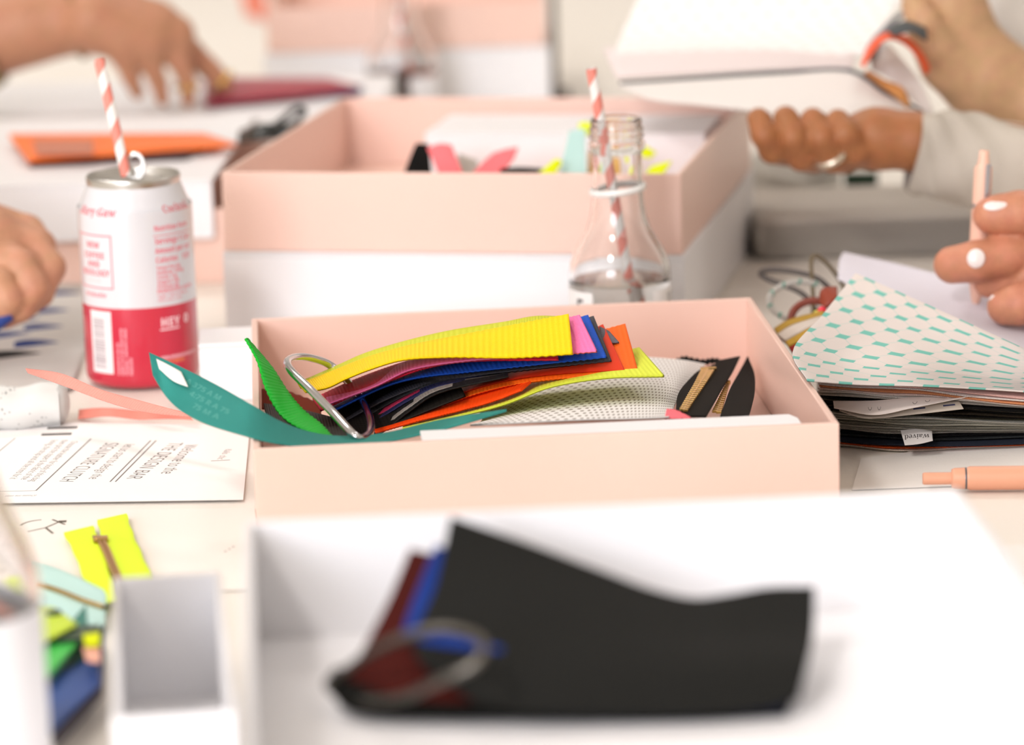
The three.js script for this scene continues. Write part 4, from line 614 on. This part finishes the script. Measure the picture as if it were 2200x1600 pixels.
function sleeve(parent, pts, mat, wav = 0.003, name = 'sleeve') {      // a loose cloth tube through [point, radius]
  const n = 40, m = 36, c = new THREE.CatmullRomCurve3(pts.map((p) => p[0])), fr = c.computeFrenetFrames(n), rows = [];
  for (let i = 0; i <= n; i++) { const t = i / n, p = c.getPoint(t), f = t * (pts.length - 1), k = Math.min(pts.length - 2, Math.floor(f)), r = pts[k][1] + (pts[k + 1][1] - pts[k][1]) * (f - k), row = []; for (let j = 0; j <= m; j++) { const a = j / m * Math.PI * 2, w = r + wav * Math.sin(a * 3 + t * 9) + wav * 0.6 * Math.sin(a * 5 - t * 23); row.push(p.clone().addScaledVector(fr.normals[i], Math.cos(a) * w).addScaledVector(fr.binormals[i], Math.sin(a) * w)); } rows.push(row); }
  const pos = [], uv = [], idx = []; rows.forEach((r, i) => r.forEach((p, j) => { pos.push(p.x, p.y, p.z); uv.push(i / n * 0.3, j / m * 0.3); })); for (let i = 0; i < n; i++) for (let j = 0; j < m; j++) { const a = i * (m + 1) + j; idx.push(a, a + 1, a + m + 2, a, a + m + 2, a + m + 1); }
  const g = new THREE.BufferGeometry(); g.setAttribute('position', new THREE.Float32BufferAttribute(pos, 3)); g.setAttribute('uv', new THREE.Float32BufferAttribute(uv, 2)); g.setIndex(idx); g.computeVertexNormals(); return part(name, g, mat, parent);
}
const linen = cloth(0xe9e3dc, 0.9);
{
  // reaching hand, upper left
  const g = thing('person', 'blurred hand with gold rings reaching for the maroon swatch', 'person'), z = -2.76;
  part('body', flesh([
    ch([[-190, 120, z, 0.036], [60, 55, z, 0.031], [190, 35, z, 0.026]], true),
    ch([[190, 35, z, 0.024], [260, 45, z, 0.025], [330, 60, z, 0.022], [372, 75, z, 0.017]], true), ch([[200, 45, z + 0.02, 0.021], [262, 80, z + 0.02, 0.016]], true), ch([[210, 45, z + 0.01, 0.022], [318, 88, z + 0.015, 0.016]], true),
    ch([[365, 70, z - 0.01, 0.0125], [410, 112, z - 0.02, 0.010], [452, 150, z - 0.03, 0.0085], [484, 180, z - 0.03, 0.007]]),
    ch([[345, 85, z, 0.0115], [386, 132, z + 0.005, 0.0088], [402, 176, z, 0.0072], [404, 216, z - 0.004, 0.0056]]),
    ch([[305, 90, z + 0.015, 0.011], [324, 138, z + 0.015, 0.0084], [341, 178, z + 0.01, 0.007], [349, 213, z + 0.006, 0.0056]]),
    ch([[262, 85, z + 0.02, 0.0105], [266, 128, z + 0.02, 0.008], [280, 166, z + 0.016, 0.0066], [295, 200, z + 0.012, 0.0054]]),
    ch([[300, 50, z - 0.03, 0.014], [380, 90, z - 0.05, 0.011], [440, 140, z - 0.055, 0.009], [470, 172, z - 0.05, 0.0075]]),
  ], 0.0034), skin(0xb98263), g);
  bandRing(g, Z(401, 186, z - 0.0005), Z(403, 214, z).sub(Z(400, 180, z)), 0.0094, M.gold, 0.0014, 'gold ring'); bandRing(g, Z(478, 175, z - 0.03), Z(484, 180, z).sub(Z(452, 150, z)), 0.0092, M.gold, 0.0022, 'gold ring');
  const wr = new THREE.TorusGeometry(0.0295, 0.003, 10, 48); wr.applyQuaternion(new THREE.Quaternion().setFromUnitVectors(V(0, 0, 1), V(1, 0.1, 0).normalize())); const wp = Z(168, 38, z); wr.translate(wp.x, wp.y, wp.z); part('bracelet', wr, std(0x8a6a3c, 0.5), g, 'brown bracelet');
  sleeve(g, [[Z(-420, 170, z), 0.048], [Z(-150, 110, z), 0.043], [Z(-15, 75, z), 0.0385]], cloth(0xb8a87e, 0.9), 0.002); settle(g);
}
{
  // fist with a blue pen, left edge
  const g = thing('person', 'fist resting on the brush stroke cloth, holding a blue pen', 'person'), z = -2.13;
  part('body', flesh([
    ch([[-420, 330, z - 0.16, 0.032], [-230, 420, z - 0.08, 0.027], [-110, 495, z - 0.02, 0.0255]], true),
    ch([[-110, 505, z - 0.01, 0.026], [-40, 520, z, 0.024], [-5, 535, z, 0.02]], true),
    ch([[-20, 478, z - 0.03, 0.0125], [58, 498, z - 0.025, 0.0105], [86, 528, z - 0.01, 0.0095], [80, 590, z + 0.006, 0.0085]]),
    ch([[-20, 505, z - 0.008, 0.0128], [70, 530, z - 0.003, 0.0108], [106, 575, z + 0.006, 0.0098], [84, 630, z + 0.02, 0.0086], [50, 660, z + 0.02, 0.008]]),
    ch([[-30, 560, z + 0.016, 0.0128], [40, 572, z + 0.022, 0.0112], [68, 618, z + 0.028, 0.0102], [42, 660, z + 0.034, 0.0088], [10, 678, z + 0.032, 0.008]]),
    ch([[-60, 600, z + 0.03, 0.0125], [-5, 612, z + 0.036, 0.0105], [16, 646, z + 0.04, 0.0095], [-10, 674, z + 0.04, 0.0085]]),
    ch([[-110, 540, z + 0.01, 0.015], [-40, 600, z + 0.015, 0.013], [20, 640, z + 0.012, 0.011], [50, 655, z + 0.006, 0.009]]),
  ], 0.0030, 0.0055), skin(0xc68f70), g); settle(g);
  const p = thing('blue_pen', 'blue pen in the fist at the left edge', 'pen'); const a = Z(-75, 745, z + 0.055), b = Z(20, 676, z + 0.043); part('barrel', tube([a, a.clone().lerp(b, 0.5), b], 0.0042, 20), std(0x24418c, 0.35), p); part('tip', tube([a.clone().lerp(b, -0.15), a], 0.0018, 8), M.steel, p); settle(p);
}
{
  // hand under the open book
  const g = thing('person', 'tanned hand with a pale ring holding up the open book from below', 'person'), z = -2.186;
  part('body', flesh([
    ch([[1880, 296, z - 0.01, 0.0165], [1960, 304, z - 0.01, 0.0185], [2120, 335, z - 0.01, 0.022], [2300, 375, z - 0.01, 0.027]], true),
    ch([[1800, 300, z - 0.016, 0.011], [1880, 292, z - 0.012, 0.015]], true), ch([[1690, 312, z - 0.03, 0.008], [1800, 318, z - 0.024, 0.010], [1880, 312, z - 0.014, 0.012]], true),
    ch([[1862, 318, z - 0.012, 0.010], [1838, 322, z + 0.002, 0.0092], [1816, 288, z + 0.008, 0.0086], [1800, 260, z + 0.001, 0.0076]]),
    ch([[1812, 340, z - 0.014, 0.0098], [1786, 338, z + 0.002, 0.0092], [1764, 296, z + 0.010, 0.0086], [1746, 258, z + 0.002, 0.0078]]),
    ch([[1748, 340, z - 0.018, 0.0096], [1722, 336, z + 0.002, 0.0090], [1704, 296, z + 0.010, 0.0086], [1688, 254, z + 0.002, 0.0078]]),
    ch([[1690, 326, z - 0.02, 0.009], [1660, 322, z + 0.001, 0.0084], [1642, 290, z + 0.008, 0.008], [1630, 256, z + 0.002, 0.0072]]),
    ch([[1905, 300, z - 0.02, 0.013], [1860, 310, z - 0.05, 0.0115], [1800, 312, z - 0.07, 0.010], [1750, 308, z - 0.08, 0.0085]]),
  ], 0.0028, 0.003), skin(0xa4683f), g);
  bandRing(g, Z(1782, 330, z + 0.0035), Z(1764, 296, z + 0.010).sub(Z(1786, 338, z + 0.002)), 0.0098, std(0xd8cdbb, 0.25, { metalness: 0.9 }), 0.0024, 'pale silver ring');
  sleeve(g, [[Z(1962, 322, z - 0.010), 0.0245], [Z(2030, 335, z - 0.010), 0.0275], [Z(2140, 358, z - 0.010), 0.030], [Z(2400, 420, z - 0.010), 0.034]], cloth(0xcfc5b8, 0.9), 0.0015); settle(g);  // sleeve cloth toned beige to carry the shadow of the book
}
{
  // hand lifting the pages, upper right
  const g = thing('person', 'hand in a white sleeve lifting the pages of the open book', 'person'), z = -2.315;
  part('body', flesh([
    ch([[2420, 300, z + 0.01, 0.034], [2240, 232, z + 0.005, 0.029], [2125, 172, z, 0.0265]], true), ch([[2125, 172, z, 0.026], [2070, 110, z, 0.027], [2042, 40, z, 0.026], [2035, -30, z, 0.023]], true), ch([[2100, 160, z + 0.01, 0.024], [2040, 130, z + 0.012, 0.0185], [2015, 70, z + 0.006, 0.0175]], true),
    ch([[2050, 150, z + 0.02, 0.015], [2012, 100, z + 0.028, 0.0125], [1984, 50, z + 0.03, 0.0108], [1966, 12, z + 0.02, 0.009]]),
    ch([[2020, -30, z, 0.012], [1985, -75, z + 0.005, 0.0105], [1960, -60, z + 0.01, 0.0092], [1948, -30, z + 0.01, 0.008]]), ch([[2035, -35, z - 0.015, 0.012], [2000, -95, z - 0.012, 0.0105], [1968, -90, z - 0.008, 0.0092], [1950, -62, z - 0.006, 0.008]]), ch([[2045, -35, z - 0.032, 0.0115], [2020, -90, z - 0.032, 0.01], [1988, -95, z - 0.03, 0.0088], [1968, -70, z - 0.028, 0.0078]]), ch([[2052, -25, z - 0.046, 0.0105], [2038, -70, z - 0.05, 0.009], [2010, -80, z - 0.05, 0.008], [1992, -62, z - 0.048, 0.007]]),
  ], 0.0034), skin(0xc39a74), g);
  sleeve(g, [[Z(2225, 232, z - 0.03), 0.036], [Z(2330, 262, z - 0.01), 0.045], [Z(2480, 320, z), 0.056]], linen, 0.002); settle(g);
  const s = thing('white_garment', 'white loose garment of the person behind the lifted pages', 'clothing');
  sleeve(s, [[Z(2172, -140, -2.52), 0.028], [Z(2205, -10, -2.52), 0.036], [Z(2262, 70, -2.52), 0.045], [Z(2320, 120, -2.51), 0.042], [Z(2420, 190, -2.5), 0.04]], linen, 0.004, 'draped_cloth'); settle(s);
}
{
  // writing hand, right edge
  const g = thing('person', 'hand with white nails holding an upright peach pen at the right edge', 'person'), z = -2.03;
  part('body', flesh([
    ch([[2520, 560, z, 0.03], [2380, 570, z, 0.026], [2300, 565, z, 0.023]], true), ch([[2300, 560, z - 0.005, 0.024], [2230, 550, z - 0.01, 0.017], [2205, 545, z - 0.012, 0.014]], true), ch([[2320, 520, z - 0.01, 0.02], [2240, 490, z - 0.01, 0.015]], true),
    ch([[2260, 465, z + 0.012, 0.0145], [2190, 458, z + 0.014, 0.0128], [2148, 461, z + 0.014, 0.0115], [2128, 463, z + 0.014, 0.0102]]),
    ch([[2235, 535, z + 0.004, 0.0135], [2160, 552, z + 0.016, 0.0122], [2096, 562, z + 0.020, 0.0118], [2046, 569, z + 0.014, 0.0108]]),
    ch([[2290, 590, z + 0.012, 0.0135], [2205, 592, z + 0.014, 0.0118], [2155, 600, z + 0.012, 0.0105], [2126, 606, z + 0.010, 0.0092]]),
    ch([[2310, 630, z + 0.026, 0.0135], [2240, 644, z + 0.042, 0.0122], [2188, 654, z + 0.044, 0.0114], [2160, 659, z + 0.042, 0.0104]]),
  ], 0.0028, 0.005), skin(0xc98668), g);
  nail(g, Z(2140, 440, z + 0.021), V(-0.2, 0.9, 0.5), V(-1, 0, 0), 0.0045, 0.0072); nail(g, Z(2097, 555, z + 0.0312), V(-0.15, 0.2, 1), V(0.1, 1, 0), 0.0052, 0.0056); nail(g, Z(2132, 655, z + 0.044), V(-1, 0.15, 0.4), V(0, 1, 0), 0.0045, 0.0058);
  settle(g);
  const p = thing('ballpoint_pen', 'peach ballpoint pen held upright with a grey clip', 'pen');
  const a = Z(2114, 338, z + 0.002), b = Z(2097, 640, z + 0.004), axis = b.clone().sub(a), L = axis.length(); axis.normalize();
  const put = (name, prof, mat) => { const q = lathe(prof, 28); q.applyQuaternion(new THREE.Quaternion().setFromUnitVectors(V(0, 1, 0), axis)); q.translate(a.x, a.y, a.z); part(name, q, mat, p); };
  const pk = std(0xf3c4ae, 0.35);
  put('button', [[0, -0.004], [0.0028, -0.004], [0.003, 0], [0.0036, 0.004]], pk); put('barrel', [[0.0036, 0.004], [0.0052, 0.006], [0.0052, 0.03], [0.0055, 0.031], [0.0055, L - 0.014], [0.003, L], [0.0008, L + 0.006], [0, L + 0.006]], pk); put('band', [[0.0053, 0.0265], [0.0056, 0.0268], [0.0056, 0.0288], [0.0053, 0.029]], M.steel);
  const clipG = bx(0.0028, 0.026, 0.0014, 0, 0, 0, 0.0005); clipG.applyQuaternion(new THREE.Quaternion().setFromUnitVectors(V(0, -1, 0), axis)); const cp = a.clone().addScaledVector(axis, 0.016).add(V(0.002, 0, 0.0058)); clipG.translate(cp.x, cp.y, cp.z); part('clip', clipG, std(0xb3b1b8, 0.25, { metalness: 0.9 }), p, 'silver grey clip'); settle(p);
}

// ---------------------------------------------------------------- black swatch book in the front white box
{
  const g = thing('black_swatch_book', 'blurred black swatch book on a steel ring in the front white box', 'swatch book');
  const pg = (mat, rows, th, label, o = {}) => part('page', sheet(rows.map((r) => r.map(([a, b, z]) => Z(a, b, z + 0.008))), th, { nu: 36, nv: 14, ...o }), mat, g, label);
  pg(matte(0x471611), [[[880, 1182, -1.326], [980, 1205, -1.326], [1060, 1240, -1.326]], [[830, 1300, -1.295], [940, 1310, -1.295], [1060, 1330, -1.29]], [[745, 1462, -1.262], [880, 1500, -1.245], [1060, 1510, -1.24]]], 0.0012, 'brown red page');
  pg(matte(0x1d3a86), [[[935, 1172, -1.318], [1010, 1200, -1.318], [1080, 1240, -1.318]], [[885, 1300, -1.287], [970, 1310, -1.287], [1080, 1330, -1.284]], [[862, 1372, -1.272], [940, 1385, -1.262], [1080, 1400, -1.257]]], 0.0012, 'blue page');
  const blk = matte(0x1c1c1a, 0.8, { bumpMap: twill, bumpScale: 0.0001 });
  pg(blk, [[[968, 1112, -1.330], [1130, 1168, -1.326], [1290, 1228, -1.318], [1400, 1268, -1.312], [1490, 1287, -1.308], [1560, 1280, -1.308], [1650, 1264, -1.312], [1750, 1262, -1.315]], [[935, 1260, -1.294], [1100, 1285, -1.288], [1280, 1320, -1.284], [1400, 1345, -1.282], [1490, 1360, -1.281], [1560, 1360, -1.281], [1650, 1352, -1.284], [1748, 1350, -1.285]], [[890, 1400, -1.262], [1090, 1425, -1.252], [1270, 1430, -1.25], [1400, 1435, -1.25], [1490, 1436, -1.25], [1560, 1435, -1.25], [1645, 1432, -1.251], [1735, 1425, -1.253]], [[1040, 1520, -1.232], [1180, 1532, -1.229], [1300, 1535, -1.229], [1400, 1535, -1.229], [1490, 1534, -1.229], [1560, 1532, -1.23], [1640, 1522, -1.232], [1716, 1500, -1.236]]], 0.0012, 'black cover page', { nu: 60, nv: 30 });
  pg(matte(0x141412), [[[720, 1440, -1.272], [900, 1460, -1.262], [1200, 1475, -1.256], [1500, 1470, -1.256], [1722, 1455, -1.258]], [[700, 1470, -1.262], [760, 1525, -1.243], [1100, 1540, -1.235], [1500, 1541, -1.234], [1690, 1532, -1.236]]], 0.003, 'dark page block');
  pg(matte(0x171a2c), [[[1180, 1522, -1.2325], [1450, 1524, -1.2325], [1700, 1500, -1.238]], [[1180, 1536, -1.231], [1450, 1538, -1.231], [1680, 1530, -1.233]]], 0.0014, 'navy page edge');
  part('ring', tube([[705, 1468, -1.262], [745, 1440, -1.256], [800, 1400, -1.25], [870, 1368, -1.244], [950, 1352, -1.238], [1010, 1362, -1.232], [1040, 1388, -1.226], [1028, 1420, -1.222], [980, 1448, -1.222], [930, 1470, -1.226], [860, 1500, -1.238], [760, 1508, -1.25]].map(([a, b, z]) => Z(a, b, z + 0.008)), 0.0018, 120, true, 12), std(0x6a6660, 0.3, { metalness: 1 }), g, 'steel ring');
  settle(g);
}

scene.traverse((o) => { if (o.isMesh) { o.castShadow = true; o.receiveShadow = true; } });
renderer.render(scene, camera);
